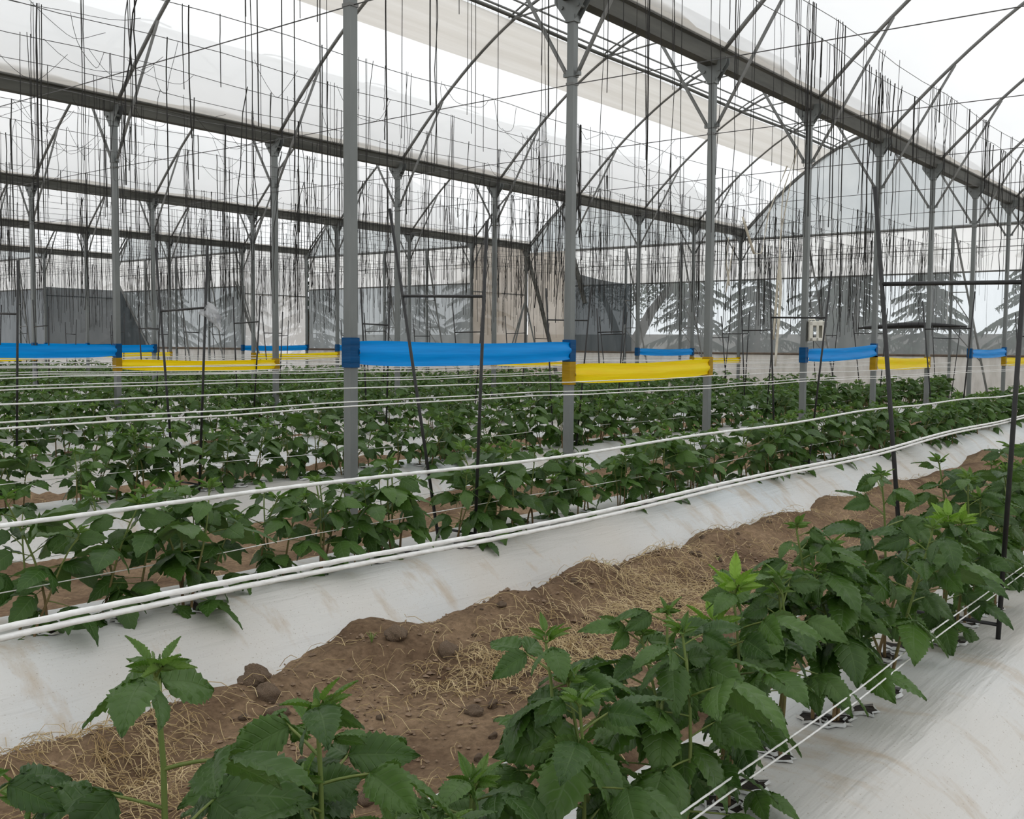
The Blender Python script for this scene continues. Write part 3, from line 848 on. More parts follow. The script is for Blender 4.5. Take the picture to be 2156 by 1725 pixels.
# ------------------------------------------------------------------ raspberry leaves
def leaflet(nv, nu, ln, wd, pleat, serr, droop, fold, teeth):
    vs_ = (1 - np.cos(np.linspace(0.0, 1, nv + 1) ** 0.85 * math.pi)) / 2 * 0.35 + np.linspace(0, 1, nv + 1) * 0.65
    us = np.linspace(-1, 1, 2 * nu + 1)
    V, U = np.meshgrid(vs_, us, indexing='ij')
    shape = np.clip(V, 0, 1) ** 0.58 * (1 - V) ** 1.08
    shape = shape / 0.458
    w = wd * 0.5 * shape
    edge = np.abs(U) > 0.99
    tooth = (np.arange(nv + 1) % 2)[:, None] * np.ones_like(U)
    wmul = np.where(edge, 1 + serr * (tooth - 0.4), 1.0)
    X = V * ln + np.where(edge, serr * 0.35 * tooth * ln * 0.1, 0)
    Y = U * w * wmul
    s = (V - 0.20 * np.abs(U)) * 8.0
    pl = pleat * np.abs(np.sin(s * math.pi)) * np.sin(np.clip(np.abs(U), 0, 1) * math.pi * 0.75)
    Z = pl + fold * np.abs(Y) - droop * (V ** 2) * ln - 0.35 * droop * np.abs(U) ** 2 * w
    P = np.stack([X, Y, Z], -1).reshape(-1, 3)
    UVs = np.stack([V, (U + 1) / 2], -1).reshape(-1, 2)
    b = 2 * nu + 1
    F = [(i * b + j, (i + 1) * b + j, (i + 1) * b + j + 1, i * b + j + 1) for i in range(nv) for j in range(2 * nu)]
    return P, F, UVs
def rotx(a): return np.array(Matrix.Rotation(a, 3, 'X'))
def roty(a): return np.array(Matrix.Rotation(a, 3, 'Y'))
def rotz(a): return np.array(Matrix.Rotation(a, 3, 'Z'))
LOD = {'hi': (24, 4), 'mid': (12, 2), 'low': (5, 1)}
def leaf_data(lod, kind, seed):
    """compound leaf: petiole from the origin along +x, then three or five leaflets"""
    r_ = np.random.default_rng(seed)
    nv, nu = LOD[lod]
    V, F, UV, MI = [], [], [], []
    def put(P, f, uv, mi):
        b = sum(len(q) for q in V)
        V.append(P); UV.append(uv)
        F.extend([tuple(i + b for i in q) for q in f]); MI.extend([mi] * len(f))
    pl = {'big': 0.085, 'mid': 0.06, 'young': 0.020}[kind] * r_.uniform(0.85, 1.2)
    ln = {'big': 0.148, 'mid': 0.118, 'young': 0.062}[kind] * r_.uniform(0.92, 1.08)
    wd = ln * {'big': 0.84, 'mid': 0.78, 'young': 0.5}[kind]
    droop = {'big': 0.30, 'mid': 0.26, 'young': 0.10}[kind] * r_.uniform(0.7, 1.5)
    fold = {'big': 0.10, 'mid': 0.16, 'young': 0.6}[kind] * r_.uniform(0.6, 1.3)
    pleat = {'hi': 0.0065, 'mid': 0.0055, 'low': 0.0}[lod] * (ln / 0.11)
    serr = {'hi': 0.15, 'mid': 0.16, 'low': 0.0}[lod]
    arch = r_.uniform(0.25, 0.5)
    n = 5 if lod != 'low' else 2
    u = np.linspace(0, 1, n)
    pet = np.stack([pl * u * 1.35, 0 * u, -arch * 0.5 * pl * u * u], -1)
    mb = MB().tube(pet, np.linspace(0.0026, 0.0018, n), 5 if lod == 'hi' else 3, False)
    put(np.concatenate(mb.v), mb.f, np.zeros((mb.n, 2)), 1)
    tip = pet[-1]; base = pet[int(n * 0.6)] if n > 2 else pet[0] + (pet[1] - pet[0]) * 0.72
    tilt = -arch * 0.6 - r_.uniform(0.1, 0.6)
    specs = [(tip, 0.0 + r_.normal(0, 0.06), 1.0, r_.normal(0, 0.08))]
    for s in (-1, 1):
        specs.append((base, s * r_.uniform(1.0, 1.25), r_.uniform(0.78, 0.9), -s * r_.uniform(0.15, 0.45)))
    if kind == 'big' and seed % 2 == 0:
        for s in (-1, 1): specs.append((base * 0.92, s * r_.uniform(1.75, 1.95), r_.uniform(0.52, 0.62), -s * 0.3))
    for pos, az, sc, roll in specs:
        P, f, uv = leaflet(nv, nu, ln * sc, wd * sc, pleat * sc, serr, droop, fold, 1)
        if r_.random() < 0.5: P[:, 1] += 0.10 * ln * (P[:, 0] / ln) ** 2 * r_.choice((-1, 1))
        M = rotz(az) @ roty(-tilt * (1.0 if abs(az) < 0.5 else 0.7) + r_.normal(0, 0.1)) @ rotx(roll)
        put(P @ M.T + pos, f, uv, 0)
    return np.concatenate(V), F, np.concatenate(UV), MI
def mesh_from(name, V, F, UV, MI, mats):
    me = bpy.data.meshes.new(name)
    me.from_pydata(V.tolist(), [], F)
    for m_ in mats: me.materials.append(MATS[m_])
    me.polygons.foreach_set('material_index', np.array(MI, dtype=np.int32))
    uvl = me.uv_layers.new(name='UVMap')
    li = np.zeros(len(me.loops), dtype=np.int32)
    me.loops.foreach_get('vertex_index', li)
    uvl.data.foreach_set('uv', UV[li].reshape(-1).astype(np.float32))
    me.shade_smooth()
    me.update()
    return me
LEAF, LEAFD = {}, {}
for lod in ('hi', 'mid', 'low'):
    for kind, cnt in (('big', 6), ('mid', 4), ('young', 3)):
        for q in range(cnt):
            d_ = leaf_data(lod, kind, {'big': 10, 'mid': 40, 'young': 70}[kind] + q)
            LEAFD[lod, kind, q] = d_
            if lod != 'low':
                LEAF[lod, kind, q] = mesh_from('leaf', *d_, ['young_leaf' if kind == 'young' else 'leaf', 'cane_green'])

for q in range(3): LEAF['hi', 'lime', q] = mesh_from('leaf', *LEAFD['hi', 'young', q], ['lime_leaf', 'cane_green'])
def plant_plan(seed, ncane=2, height=0.48, per=11, spread=0.05, lmax=0.16, f0=0.14):
    """canes (paths) and leaves (kind, variant, 4x4 matrix)"""
    r_ = np.random.default_rng(seed)
    canes, leaves = [], []
    for c in range(ncane):
        az = r_.uniform(0, 6.28)
        bx, by = r_.normal(0, spread * 0.6), r_.normal(0, spread * 0.5)
        h = height * (r_.uniform(0.9, 1.05) if c == 0 else r_.uniform(0.6, 0.95))
        lean = r_.uniform(0.01, lmax)
        u = np.linspace(0, 1, 8)
        path = np.stack([bx + lean * math.cos(az) * u ** 1.5 + 0.01 * np.sin(u * 5 + seed), by + lean * math.sin(az) * u ** 1.5 + 0.01 * np.cos(u * 4 + c), h * u - 0.02], -1)
        path[0, 2] = -0.10
        canes.append(path)
        a0 = r_.uniform(0, 6.28)
        n = max(5, int(per * h / height))
        for q in range(n):
            f = f0 + (0.97 - f0) * (q / (n - 1)) ** 0.72
            p = np.array([np.interp(f, u, path[:, a]) for a in range(3)])
            a = a0 + q * 2.4 + r_.normal(0, 0.25)
            el = -0.15 + 0.80 * f + r_.normal(0, 0.16)
            if f > 0.93: kind, sc = 'mid', r_.uniform(0.5, 0.7)
            elif f > 0.78: kind, sc = 'mid', r_.uniform(0.75, 1.0)
            else: kind, sc = 'big', r_.uniform(0.72, 1.0) * (0.75 + 0.35 * f)
            M = Matrix.Translation(p.tolist()) @ Matrix.Rotation(a, 4, 'Z') @ Matrix.Rotation(-el, 4, 'Y') @ Matrix.Rotation(r_.normal(0, 0.25), 4, 'X') @ Matrix.Diagonal((sc, sc, sc, 1))
            leaves.append((kind, int(r_.integers(0, 6 if kind == 'big' else 4)), M))
        for q in range(4):
            a = a0 + q * 1.9
            el = r_.uniform(0.85, 1.4)
            sc = r_.uniform(0.45, 0.8)
            M = Matrix.Translation(path[-1].tolist()) @ Matrix.Rotation(a, 4, 'Z') @ Matrix.Rotation(-el, 4, 'Y') @ Matrix.Diagonal((sc, sc, sc, 1))
            leaves.append(('young', int(r_.integers(0, 3)), M))
    return canes, leaves
def cane_mesh(path, sides):
    n = len(path)
    return MB().tube(path, np.linspace(0.0055, 0.0028, n), sides, False).mesh('cane', 'cane', True)
PLANS = {'hi': [plant_plan(500 + q, 2, 0.56, 12) for q in range(4)], 'mid': [plant_plan(600 + q, 3, 0.40, 8, 0.10) for q in range(7)], 'low': [plant_plan(700 + q, 3, 0.42, 8, 0.10) for q in range(6)]}
CANES = {lod: [[cane_mesh(c, 6 if lod == 'hi' else 4) for c in pl[0]] for pl in PLANS[lod]] for lod in ('hi', 'mid')}
def add_plant(lod, v, loc, rz, sc, label, group, plan=None, canes=None, lime=False):
    pl = plan or PLANS[lod][v]
    root = empty('raspberry_plant', loc)
    root.rotation_euler = (0, 0, rz)
    root.scale = (sc, sc, sc)
    for me in (canes or CANES[lod][v]): obj('cane', me, root)
    for kind, q, M in pl[1]:
        if lime and kind == 'young': kind, M = 'lime', M @ Matrix.Diagonal((1.7, 1.7, 1.7, 1))
        o = obj('leaf', LEAF[lod, kind, q], root)
        o.matrix_local = M
    tag(root, label, 'plant', group)
    return root
def low_arrays(plan):
    V, F, UV, MI, b = [], [], [], [], 0
    for kind, q, M in plan[1]:
        v, f, uv, mi = LEAFD['low', kind, q]
        m = np.array(M)
        V.append(v @ m[:3, :3].T + m[:3, 3]); UV.append(uv)
        F.extend([tuple(i + b for i in g) for g in f]); MI.extend([(2 if kind == 'young' else 0) if x == 0 else 1 for x in mi]); b += len(v)
    for c in plan[0]:
        mb = MB().tube(c, np.linspace(0.006, 0.003, len(c)), 3, False)
        V.append(np.concatenate(mb.v)); UV.append(np.zeros((mb.n, 2)))
        F.extend([tuple(i + b for i in g) for g in mb.f]); MI.extend([3] * len(mb.f)); b += mb.n
    return np.concatenate(V), F, np.concatenate(UV), MI
LOWA = [low_arrays(p) for p in PLANS['low']]
PM = ['leaf', 'cane_green', 'young_leaf', 'cane']
LOWM = [mesh_from('raspberry_plant', *a, PM) for a in LOWA]

# planting holes cut in the mulch: dark soil and torn lips
def hole_meshes():
    out = []
    for s in range(3):
        r_ = np.random.default_rng(900 + s)
        n = 14
        a = np.arange(n) / n * 2 * math.pi
        rr = 0.036 * (1 + r_.uniform(-0.35, 0.35, n))
        ring = np.stack([rr * np.cos(a) * 1.25, rr * np.sin(a), np.full(n, 0.004)], -1)
        mb = MB().add(np.vstack([ring, [(0, 0, 0.002)]]), [(i, (i + 1) % n, n) for i in range(n)])
        lip = MB()
        o2 = ring * np.array((1.16, 1.16, 1)) + np.stack([0 * a, 0 * a, r_.uniform(-0.004, 0.0, n)], -1)
        i2 = ring + np.stack([0 * a, 0 * a, r_.uniform(0.0, 0.009, n)], -1)
        lip.add(np.vstack([o2, i2]), [(i, (i + 1) % n, n + (i + 1) % n, n + i) for i in range(n)])
        out.append((mb.mesh('planting_hole', 'hole_soil', True), lip.mesh('torn_lip', 'mulch_film', True)))
    return out
HOLES = hole_meshes()
def bed_normal_rot(t, d, r):
    e = 0.03
    gx = float(bed_z(t + e, d, r) - bed_z(t - e, d, r)) / (2 * e)
    gy = float(bed_z(t, d + e, r) - bed_z(t, d - e, r)) / (2 * e)
    n = Vector((-gx, -gy, 1)).normalized()
    return Vector((0, 0, 1)).rotation_difference(n).to_matrix().to_4x4()
def hole(r, t, d, sc=1.0):
    me, lip = random.choice(HOLES)
    z = float(bed_z(t, d, r))
    M = Matrix.Translation((t, d, z + 0.002)) @ bed_normal_rot(t, d, r) @ Matrix.Rotation(random.uniform(0, 6.28), 4, 'Z') @ Matrix.Diagonal((sc, sc, sc, 1))
    h = obj('planting_hole', me, BEDS[r + 1]); h.matrix_local = M
    l = obj('torn_lip', lip, h)

# near row: plants set one by one (t, offset across bed, height, canes, leaves per cane, label)
NEAR = [
    (0.47, -0.02, 0.64, 1, 12, 'raspberry plant cut off by the lower picture corner, stem upright'),
    (0.54, 0.10, 0.50, 2, 11, 'raspberry plant with dark leaves low in the near corner over straw'),
    (0.66, -0.12, 0.42, 2, 10, 'raspberry plant of large dark leaves at the bottom edge'),
    (0.62, -0.02, 0.66, 1, 12, 'foreground raspberry plant with one broad flat leaf cluster on a bare stem'),
    (0.83, -0.03, 0.58, 2, 12, 'foreground raspberry plant with pointed upright shoot tip before the soil path'),
    (0.92, 0.06, 0.48, 2, 12, 'foreground raspberry plant of overlapping broad leaves between two shoots'),
    (0.98, -0.10, 0.40, 2, 10, 'low foreground raspberry plant of dark drooping leaves under the pointed shoot'),
    (1.18, 0.0, 0.36, 2, 9, 'low foreground raspberry plant with three broad leaves by a white string'),
    (1.46, -0.06, 0.46, 3, 11, 'bushy foreground raspberry plant at the bottom centre'),
    (1.72, 0.0, 0.50, 3, 12, 'foreground raspberry plant with drooping broad leaves beside the bushy one'),
    (2.02, -0.02, 0.44, 2, 11, 'foreground raspberry plant with bright lime shoot tip'),
    (2.36, 0.05, 0.50, 2, 11, 'raspberry plant with two bare canes above black planting holes'),
    (2.66, 0.0, 0.52, 3, 12, 'tall bushy raspberry plant beside the black planting holes'),
    (3.02, -0.04, 0.52, 2, 12, 'raspberry plant just beyond the row of black planting holes'),
    (3.34, 0.06, 0.58, 2, 12, 'raspberry plant with upright tip in front of the nearest stake'),
    (3.66, -0.03, 0.46, 2, 11, 'raspberry plant with lime tip hanging over the mulch beside the nearest stake'),
    (4.02, 0.06, 0.60, 3, 12, 'raspberry plant just behind the nearest stake'),
    (4.38, 0.0, 0.56, 2, 11, 'raspberry plant second behind the nearest stake'),
    (4.72, 0.05, 0.60, 2, 11, 'raspberry plant at the picture edge beyond the nearest stake'),
    (5.05, 0.0, 0.56, 2, 11, 'raspberry plant barely showing at the picture edge'),
]
for q, (t, d, h, nc, per, lb) in enumerate(NEAR):
    plan = plant_plan(1000 + q, nc, h, per, 0.05 if t > 1.3 else 0.02, 0.12 if t > 1.3 else 0.03, 0.42 if 2.1 < t < 3.2 else 0.14)
    cm = [cane_mesh(c, 6) for c in plan[0]]
    z = float(bed_z(t, d, 0))
    add_plant('hi', 0, (t, row_y(0) + d, z), 0, 1.0, lb, 'raspberry plants of the near bed', plan, cm, 'lime' in lb)
    for c in plan[0]: hole(0, t + c[0][0], d + c[0][1], random.uniform(0.8, 1.15))
    if q % 2 == 0: hole(0, t + 0.14, d + random.uniform(-0.05, 0.03), random.uniform(0.8, 1.1))
# following rows
singles, rest = [], []
for r in range(1, NROWS):
    t = max(0.9, 0.36 * row_y(r))
    te = row_end(r)
    while t < te:
        d = random.gauss(-0.06, 0.05)
        tt = t + random.gauss(0, 0.03)
        x_, y_, d_ = pxdepth((tt, row_y(r), 0.5))
        if -120 < x_ < 2300: singles.append((r, d_, tt, d))
        t += 0.26
singles.sort()
n_each = 300 - len(NEAR)
PN = {}
def plant_label(r, t):
    st = ALLSTK[r]
    q = sum(1 for a in st if a < t)
    PN[r, q] = PN.get((r, q), 0) + 1
    where = 'beyond stake %s' % CARD[q - 1] if q else 'before the first stake'
    return 'leafy raspberry plant of the %s bed row, %s %s' % (ORD[r], ORD[PN[r, q] - 1], where)
singles = [a for r in range(1, NROWS) for a in sorted((b for b in singles if b[0] == r), key=lambda b: b[2])]
for n, (r, d_, t, d) in enumerate(singles):
    z = float(bed_z(t, d, r))
    sc = random.uniform(0.92, 1.25)
    rz = random.uniform(0, 6.28)
    if n < n_each:
        if r <= 2:
            add_plant('mid', random.randrange(7), (t, row_y(r) + d, z), rz, sc, plant_label(r, t), 'raspberry plants of the %s bed row' % ORD[r])
        else:
            o = obj('raspberry_plant', random.choice(LOWM), None, (t, row_y(r) + d, z))
            o.rotation_euler = (0, 0, rz); o.scale = (sc, sc, sc)
            tag(o, plant_label(r, t), 'plant', 'raspberry plants of the %s bed row' % ORD[r])
        if r == 1 and t < 11 or r == 2 and t < 7: hole(r, t, d - 0.05, random.uniform(0.8, 1.2))
    else: rest.append((t, row_y(r) + d, z, rz, sc))
V, F_, UV, MI, b = [], [], [], [], 0
for t, y, z, rz, sc in rest:
    v, f, uv, mi = random.choice(LOWA)
    V.append((v * sc) @ rotz(rz).T + (t, y, z)); UV.append(uv)
    F_.append((f, b)); MI.extend(mi); b += len(v)
if rest:
    FF = [tuple(i + o for i in g) for f, o in F_ for g in f]
    tag(obj('distant_raspberry_rows', mesh_from('distant_raspberry_rows', np.concatenate(V), FF, np.concatenate(UV), MI, PM)), 'green raspberry rows merging together in the distance', 'plants', None, 'stuff')

# ------------------------------------------------------------------ path: clods, straw, seedlings
def clod_mesh(seed, flat):
    r_ = np.random.default_rng(seed)
    n, m = 14, 20
    th = np.linspace(0, math.pi, n); ph = np.arange(m) / m * 2 * math.pi
    P = []
    for a in th:
        for b_ in ph:
            x, y, z = math.sin(a) * math.cos(b_), math.sin(a) * math.sin(b_), math.cos(a)
            rr = 1 + 1.1 * float(fbm(x * 1.5 + seed + z, y * 1.5 + z * 1.3, seed, 5))
            P.append((x * rr, y * rr * 0.85, z * rr * flat))
    F = [(i * m + j, (i + 1) * m + j, (i + 1) * m + (j + 1) % m, i * m + (j + 1) % m) for i in range(n - 1) for j in range(m)]
    return MB().add(P, F).mesh('soil_clod', 'clod_soil', True)
CL = [clod_mesh(s, (0.7, 0.85, 0.6, 0.75, 0.8)[s % 5]) for s in range(6)]
def clod(t, y, s, v, label, group=None):
    o = obj('soil_clod', CL[v], None, (t, y, float(soil_z(t, y)) + s * 0.22))
    o.scale = (s, s, s); o.rotation_euler = (0, 0, random.uniform(0, 6.28))
    tag(o, label, 'clod', group)
clod(3.05, 2.70, 0.050, 1, 'large round soil clod beside the straw heap')
clod(2.92, 2.86, 0.052, 2, 'flat dark soil clod next to a pale seedling')
clod(3.02, 2.16, 0.062, 0, 'big crumbling clod below the straw heap')
clod(2.22, 2.86, 0.050, 3, 'soil clod on the edge of the white mulch, upper of three')
clod(2.20, 2.76, 0.046, 4, 'soil clod below another on the mulch edge, middle of three')
clod(2.16, 2.66, 0.040, 5, 'dark soil clod lowest of three at the mulch edge')
clod(4.35, 2.42, 0.036, 1, 'small clod lying among the straw up the path')
clod(2.62, 2.20, 0.034, 2, 'pale flat clod in the middle of the bare path')
clod(1.95, 2.02, 0.035, 3, 'clod low in the path near the foreground leaves')
for q in range(70):
    t, y = random.uniform(1.6, 6.5), random.uniform(1.85, 2.95)
    clod(t, y, random.uniform(0.008, 0.024), random.randrange(6), 'small crumb of soil scattered on the earth path', 'soil crumbs on the path')

mb = MB()
ico = [(0, 0, 1), (0.9, 0, 0.2), (0.2, 0.9, 0.1), (-0.8, 0.4, 0.2), (-0.6, -0.7, 0.1), (0.4, -0.8, 0.2), (0, 0, -0.7)]
icf = [(0, 1, 2), (0, 2, 3), (0, 3, 4), (0, 4, 5), (0, 5, 1), (6, 2, 1), (6, 3, 2), (6, 4, 3), (6, 5, 4), (6, 1, 5)]
for q in range(2600):
    t, y = random.uniform(1.4, 6.0), random.gauss(2.55, 0.36)
    z = float(soil_z(t, y))
    if z < -0.1 or y > 3.1: continue
    g = random.uniform(0.002, 0.009) if random.random() < 0.85 else random.uniform(0.009, 0.016)
    mb.add((np.array(ico) * (g * random.uniform(0.8, 1.2), g, g * random.uniform(0.6, 1))) @ rotz(random.uniform(0, 6.28)).T + (t, y, z + g * 0.3), icf)
tag(mb.build('soil_granules', 'clod_soil', None, False), 'fine crumbled soil strewn over the earth path', 'soil', None, 'stuff')
mb = MB()
PATCH = [(3.25, 2.42, 0.28, 0.15, 1000), (4.35, 2.5, 0.45, 0.2, 1100), (4.9, 2.86, 0.30, 0.10, 200), (6.3, 2.75, 0.9, 0.30, 420), (8.6, 2.7, 1.2, 0.35, 300), (1.62, 2.60, 0.22, 0.26, 800), (1.35, 2.3, 0.25, 0.3, 250), (2.3, 1.75, 0.3, 0.15, 110), (2.7, 2.7, 0.35, 0.2, 110), (3.6, 2.0, 0.6, 0.35, 150), (2.1, 2.2, 0.4, 0.4, 80)]
for r in range(1, 4):
    for q in range(7): PATCH.append((random.uniform(2.5, 14), row_y(r) + ROWD / 2 + random.uniform(-0.3, 0.3), 0.9, 0.3, 150))
for pt, py, st, syy, n in PATCH:
    for q in range(n):
        t, y = random.gauss(pt, st), random.gauss(py, syy)
        ln = random.uniform(0.04, 0.17)
        a = random.gauss(0.5 + pt, 0.8)
        cv = random.gauss(0, 0.7)
        lift = abs(random.gauss(0, 0.012)) + 0.003
        rise = abs(random.gauss(0, 0.02))
        k = 4
        pts = []
        x_, y_ = t, y
        for g in range(k):
            u = g / (k - 1)
            pts.append((x_, y_, lift + rise * math.sin(u * math.pi)))
            x_ += math.cos(a + cv * u) * ln / k; y_ += math.sin(a + cv * u) * ln / k
        z0 = soil_z(np.array([p[0] for p in pts]), np.array([p[1] for p in pts]))
        if z0.min() < -0.1: continue
        mb.tube([(p[0], p[1], p[2] + float(zz)) for p, zz in zip(pts, z0)], random.uniform(0.0008, 0.0016), 3, False)
tag(mb.build('dry_straw', 'straw', None, True), 'dry yellow straw and dead grass strewn over the path', 'straw', None, 'stuff')
def seedling(t, y, n, h, label):
    root = empty('seedling', (t, y, float(soil_z(t, y)) - 0.005))
    for q in range(n):
        a = q * 2.3 + random.random(); l = h * random.uniform(0.6, 1)
        pts = [(0.25 * l * u * math.cos(a) * (0.4 + u), 0.25 * l * u * math.sin(a) * (0.4 + u), l * (u - 0.25 * u * u)) for u in np.linspace(0, 1, 6)]
        MB().tube(pts, [0.0016, 0.0026, 0.0028, 0.0024, 0.0016, 0.0005], 4).build('blade', 'seedling', root, True)
    tag(root, label, 'seedling')
seedling(2.80, 2.88, 5, 0.075, 'pale green grass seedling beside the flat clod')
seedling(4.62, 2.97, 8, 0.11, 'dry green grass tuft at the mulch edge')
seedling(5.4, 2.72, 7, 0.07, 'small green tuft in the straw farther along the path')

# ------------------------------------------------------------------ jug, straps, bag
root = empty('cut_jug', (ti(3) + 0.062, gl(1) - 0.115, 1.34))
root.rotation_euler = (0, 0, math.atan2(-0.787, 0.617))
mb = MB()
w_, d_, h_ = 0.085, 0.11, 0.215
def frame_face(mb, x0, x1, z0, z1, y, bar, th):
    for a, b_, c, d in ((x0, x1, z0, z0 + bar), (x0, x1, z1 - bar * 1.3, z1), (x0, x0 + bar, z0, z1), (x1 - bar, x1, z0, z1)):
        mb.box(((a + b_) / 2, y, (c + d) / 2), (b_ - a, th, d - c))
frame_face(mb, -w_, w_, 0, h_, -d_ / 2, 0.034, 0.008)
frame_face(mb, -w_, w_, 0, h_, d_ / 2, 0.04, 0.008)
mb.box((0, -d_ / 2, h_ / 2), (0.028, 0.008, h_))
mb.box((-w_, 0, h_ / 2), (0.008, d_, h_)); mb.box((w_, 0, h_ / 2), (0.008, d_, h_))
mb.box((0, 0, 0.004), (2 * w_, d_, 0.01)); mb.box((0, 0, h_), (2 * w_, d_, 0.012))
o = mb.build('body', 'jug_plastic', root)
bv = o.modifiers.new('bevel', 'BEVEL'); bv.width = 0.006; bv.segments = 2
MB().tube([(0.05, 0, h_), (0.05, 0, h_ + 0.02)], 0.022, 12).build('cap', 'jug_plastic', root, True)
MB().tube([(-0.09, 0, h_), (-0.08, 0, h_ + 0.025), (-0.02, 0, h_ + 0.025), (-0.01, 0, h_)], 0.009, 8).build('handle', 'jug_plastic', root, True)
MB().tube([(0, 0.03, h_), (-0.02, 0.1, h_ + 0.07), (0, 0.13, h_ + 0.06)], 0.003, 4).build('tie', 'white_twine', root)
tag(root, 'white plastic jug with cut-out windows tied to a post', 'jug')
def strap(pts, w, label):
    pts = np.array(pts, float)
    u = np.linspace(0, 1, 24)
    k = np.linspace(0, 1, len(pts))
    c = np.stack([np.interp(u, k, pts[:, a]) for a in range(3)], -1)
    P = np.zeros((24, 3, 3))
    for i in range(24):
        tw = 0.8 * math.sin(u[i] * 6)
        for j in (-1, 0, 1): P[i, j + 1] = c[i] + np.array((j * w * math.cos(tw), j * w * math.sin(tw), 0))
    o = MB().grid(P).build('hanging_strap', 'strap_cloth', None, True)
    so = o.modifiers.new('thick', 'SOLIDIFY'); so.thickness = 0.004
    tag(o, label, 'strap', 'cloth straps by the jug post')
y_ = gl(1) + 0.2
strap([(11.25, y_ - 0.1, 3.5), (11.1, y_, 3.0), (11.05, y_, 2.4), (11.1, y_, 1.85), (11.0, y_, 1.05)], 0.016, 'longest pale cloth strap hanging beside the jug post')
strap([(11.22, y_ - 0.1, 3.45), (11.2, y_ + 0.05, 2.6), (11.12, y_ + 0.05, 1.95), (11.05, y_ + 0.05, 1.35)], 0.014, 'second long pale strap hanging against the jug post')
strap([(11.2, y_, 3.3), (10.85, y_ + 0.05, 2.75), (10.8, y_ + 0.1, 2.3), (10.6, y_ + 0.1, 2.28), (10.3, y_ + 0.1, 2.65)], 0.016, 'pale strap looping up beside the jug post')
strap([(13.0, y_ + 1.6, 2.75), (12.95, y_ + 1.6, 2.4), (13.05, y_ + 1.6, 2.1)], 0.014, 'short pale strap hanging apart between the posts')
strap([(13.2, y_ + 1.6, 2.75), (13.1, y_ + 1.6, 2.5), (12.95, y_ + 1.6, 2.0)], 0.01, 'thin pale strap hanging beside the short one')
# plastic bag knotted on the third-row stake
root = empty('plastic_bag', (4.2, row_y(2) - 0.24, 1.5))
r_ = np.random.default_rng(5)
n, m = 14, 14
P = np.zeros((n, m, 3))
for i in range(n):
    u = i / (n - 1)
    rad = 0.010 + 0.045 * math.sin(min(1, u * 1.15) * math.pi) ** 0.8 * (1 - 0.35 * u)
    for j in range(m):
        a = j / (m - 1) * 2 * math.pi
        rr = rad * (1 + 0.45 * math.sin(5 * a + u * 6) + r_.uniform(-0.35, 0.35)) * (1.0 if u < 0.55 else 0.75)
        P[i, j] = (rr * math.cos(a) + 0.06 * u, rr * math.sin(a) - 0.09 * u * u, 0.03 - 0.20 * u)
P[:, -1] = P[:, 0]
MB().grid(P).build('bag_body', 'clear_bag', root, True)
MB().tube([(-0.012, 0, 0.02), (0.0, -0.016, 0.015), (0.014, 0, 0.02), (0.0, 0.016, 0.025), (-0.012, 0, 0.02)], 0.008, 6).build('knot', 'clear_bag', root, True)
tag(root, 'crumpled clear plastic bag knotted on a stake in the third row', 'bag')

# ------------------------------------------------------------------ outside: boundary wall and trees
o = MB().box((38.0, 10, 0.85), (0.2, 60, 1.9)).build('wall_boundary', 'concrete')
o['kind'] = 'structure'
def conifer_parts(seed, h):
    r_ = np.random.default_rng(seed)
    trunk = MB().tube([(0, 0, -0.15), (0.02, 0, h * 0.5), (0, 0, h)], [0.13, 0.09, 0.02], 8).mesh('trunk', 'bark', True)
    mb = MB()
    nb = 64
    for q in range(nb):
        f = 0.14 + 0.84 * (q / nb) + r_.normal(0, 0.02)
        f = min(0.985, max(0.1, f))
        z = h * f
        a = q * 2.399 + r_.normal(0, 0.3)
        ln = (1 - f) ** 0.6 * h * 0.46 * r_.uniform(0.5, 1.2) + 0.1
        n = 8
        u = np.linspace(0, 1, n)
        d = np.array((math.cos(a), math.sin(a)))
        up = r_.uniform(-0.1, 0.3)
        path = np.stack([d[0] * ln * u, d[1] * ln * u, z + up * ln * u - 0.42 * ln * u ** 2], -1)
        mb.tube(path, np.linspace(0.022, 0.004, n), 3, False)
        side = np.array((-d[1], d[0], 0)); fw = np.array((d[0], d[1], 0))
        for g in np.linspace(0.12, 1, 22):
            p = np.array([np.interp(g, u, path[:, c]) for c in range(3)])
            for s in (-1, 1):
                l2 = (0.22 * ln * (1.2 - g) + 0.10) * r_.uniform(0.5, 1.3)
                e = p + side * s * l2 * r_.uniform(0.3, 1.0) + fw * l2 * r_.uniform(0.1, 0.6) - np.array((0, 0, l2 * r_.uniform(0.3, 1.1)))
                m_ = (p + e) / 2 + r_.normal(0, 0.02, 3)
                w2 = fw * r_.uniform(0.015, 0.035)
                dn = np.array((0, 0, -0.03))
                mb.add([p - w2, p + w2, m_ + w2, m_ - w2 + dn, e], [(0, 1, 2, 3), (3, 2, 4)])
    return trunk, mb.mesh('foliage', 'needles', False)
CON = [conifer_parts(s, h) for s, h in ((1, 4.7), (2, 4.4))]
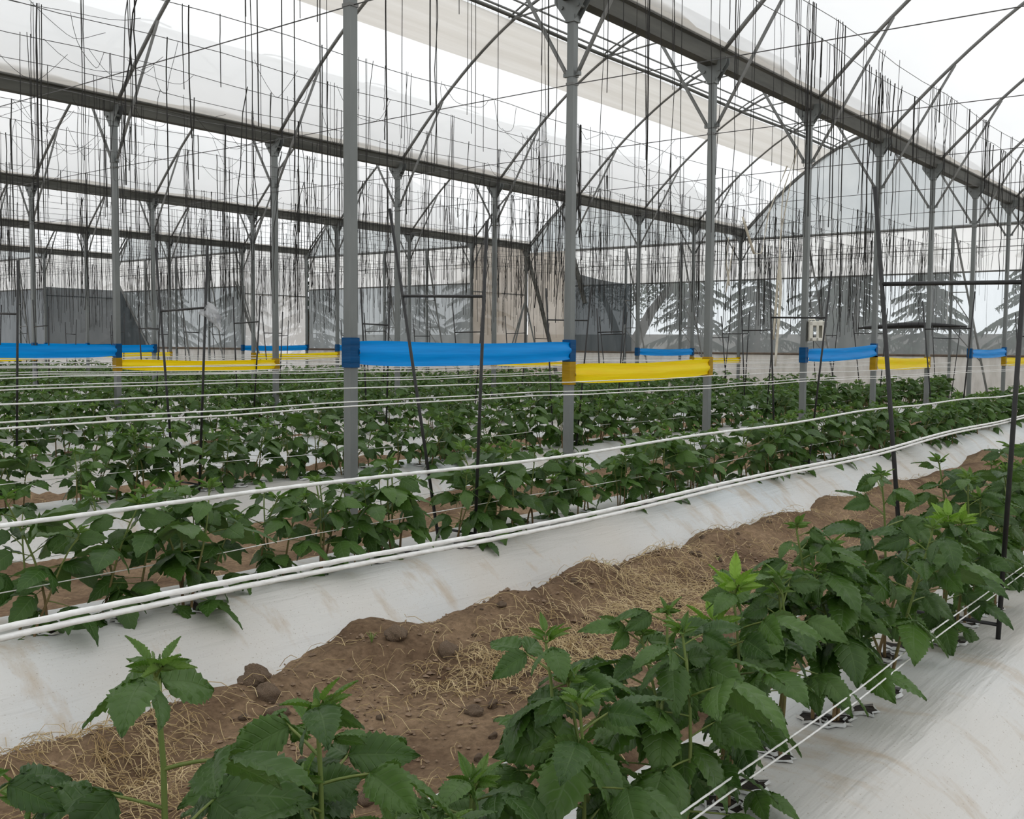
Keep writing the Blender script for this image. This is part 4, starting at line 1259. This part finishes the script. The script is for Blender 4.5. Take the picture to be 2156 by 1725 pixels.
TREES = [(27.2, 11.3, 0, 'drooping conifer behind the far cloth wall, between two posts'), (26.6, 13.2, 1, 'dark conifer behind the cloth wall beside the second gutter'), (27.5, 8.9, 1, 'conifer behind the cloth wall near the jug post'), (28.5, 6.6, 0, 'conifer behind the cloth wall above the black roll'), (28.0, 4.2, 1, 'conifer behind the cloth wall at the picture edge'), (25.6, 10.2, 1, 'conifer close behind the cloth wall by the second gutter end'), (25.8, 14.9, 0, 'conifer close behind the dark cloth corner'),
         (25.0, 20.6, 0, 'conifer behind the middle end wall'), (24.2, 23.0, 1, 'second conifer behind the middle end wall'), (22.5, 26.5, 0, 'conifer behind the end wall two bays beyond'), (21.5, 29.3, 1, 'second conifer behind the end wall two bays beyond'), (19.5, 31.8, 0, 'conifer behind the dark cloth wall'), (19.8, 34.5, 1, 'farthest conifer behind the dark cloth wall')]
for x, y, v, lb in TREES:
    root = empty('conifer_tree', (x + (5.0 if y < 17 else 3.5), y * 1.2 - 1.2 if y < 17 else y + 3.5, 0))
    root.rotation_euler = (0, 0, random.uniform(0, 6.28))
    obj('trunk', CON[v][0], root); obj('foliage', CON[v][1], root)
    tag(root, lb, 'tree', 'trees outside')
# broad tree with a slanting limb
root = empty('broadleaf_tree', (26.5, 16.6, 0))
MB().tube([(0, 0, -0.15), (0, -0.2, 1.0), (0.1, -0.9, 2.3), (0.1, -1.6, 3.1)], [0.26, 0.2, 0.14, 0.08], 9).build('trunk', 'bark', root, True)
MB().tube([(0, -0.1, 0.8), (0.1, 0.4, 2.0), (0, 0.9, 3.2)], [0.15, 0.1, 0.05], 8).build('limb', 'bark', root, True)
mb = MB()
r_ = np.random.default_rng(77)
for q in range(2600):
    c = r_.choice(4)
    cx = ((0.1, -1.7, 3.2), (0, 0.9, 3.1), (0, -0.4, 2.9), (0.2, -1.0, 3.4))[c]
    p = np.array(cx) + r_.normal(0, 1, 3) * (0.8, 0.6, 0.35)
    a, b_ = r_.normal(0, 1, 3), r_.normal(0, 1, 3)
    a /= np.linalg.norm(a); b_ /= np.linalg.norm(b_)
    mb.add([p, p + a * 0.07 + b_ * 0.03, p + a * 0.15, p + a * 0.07 - b_ * 0.03], [(0, 1, 2, 3)])
mb.build('foliage', 'broad_foliage', root)
tag(root, 'broadleaf tree with slanting trunk behind the dark cloth corner', 'tree', 'trees outside')
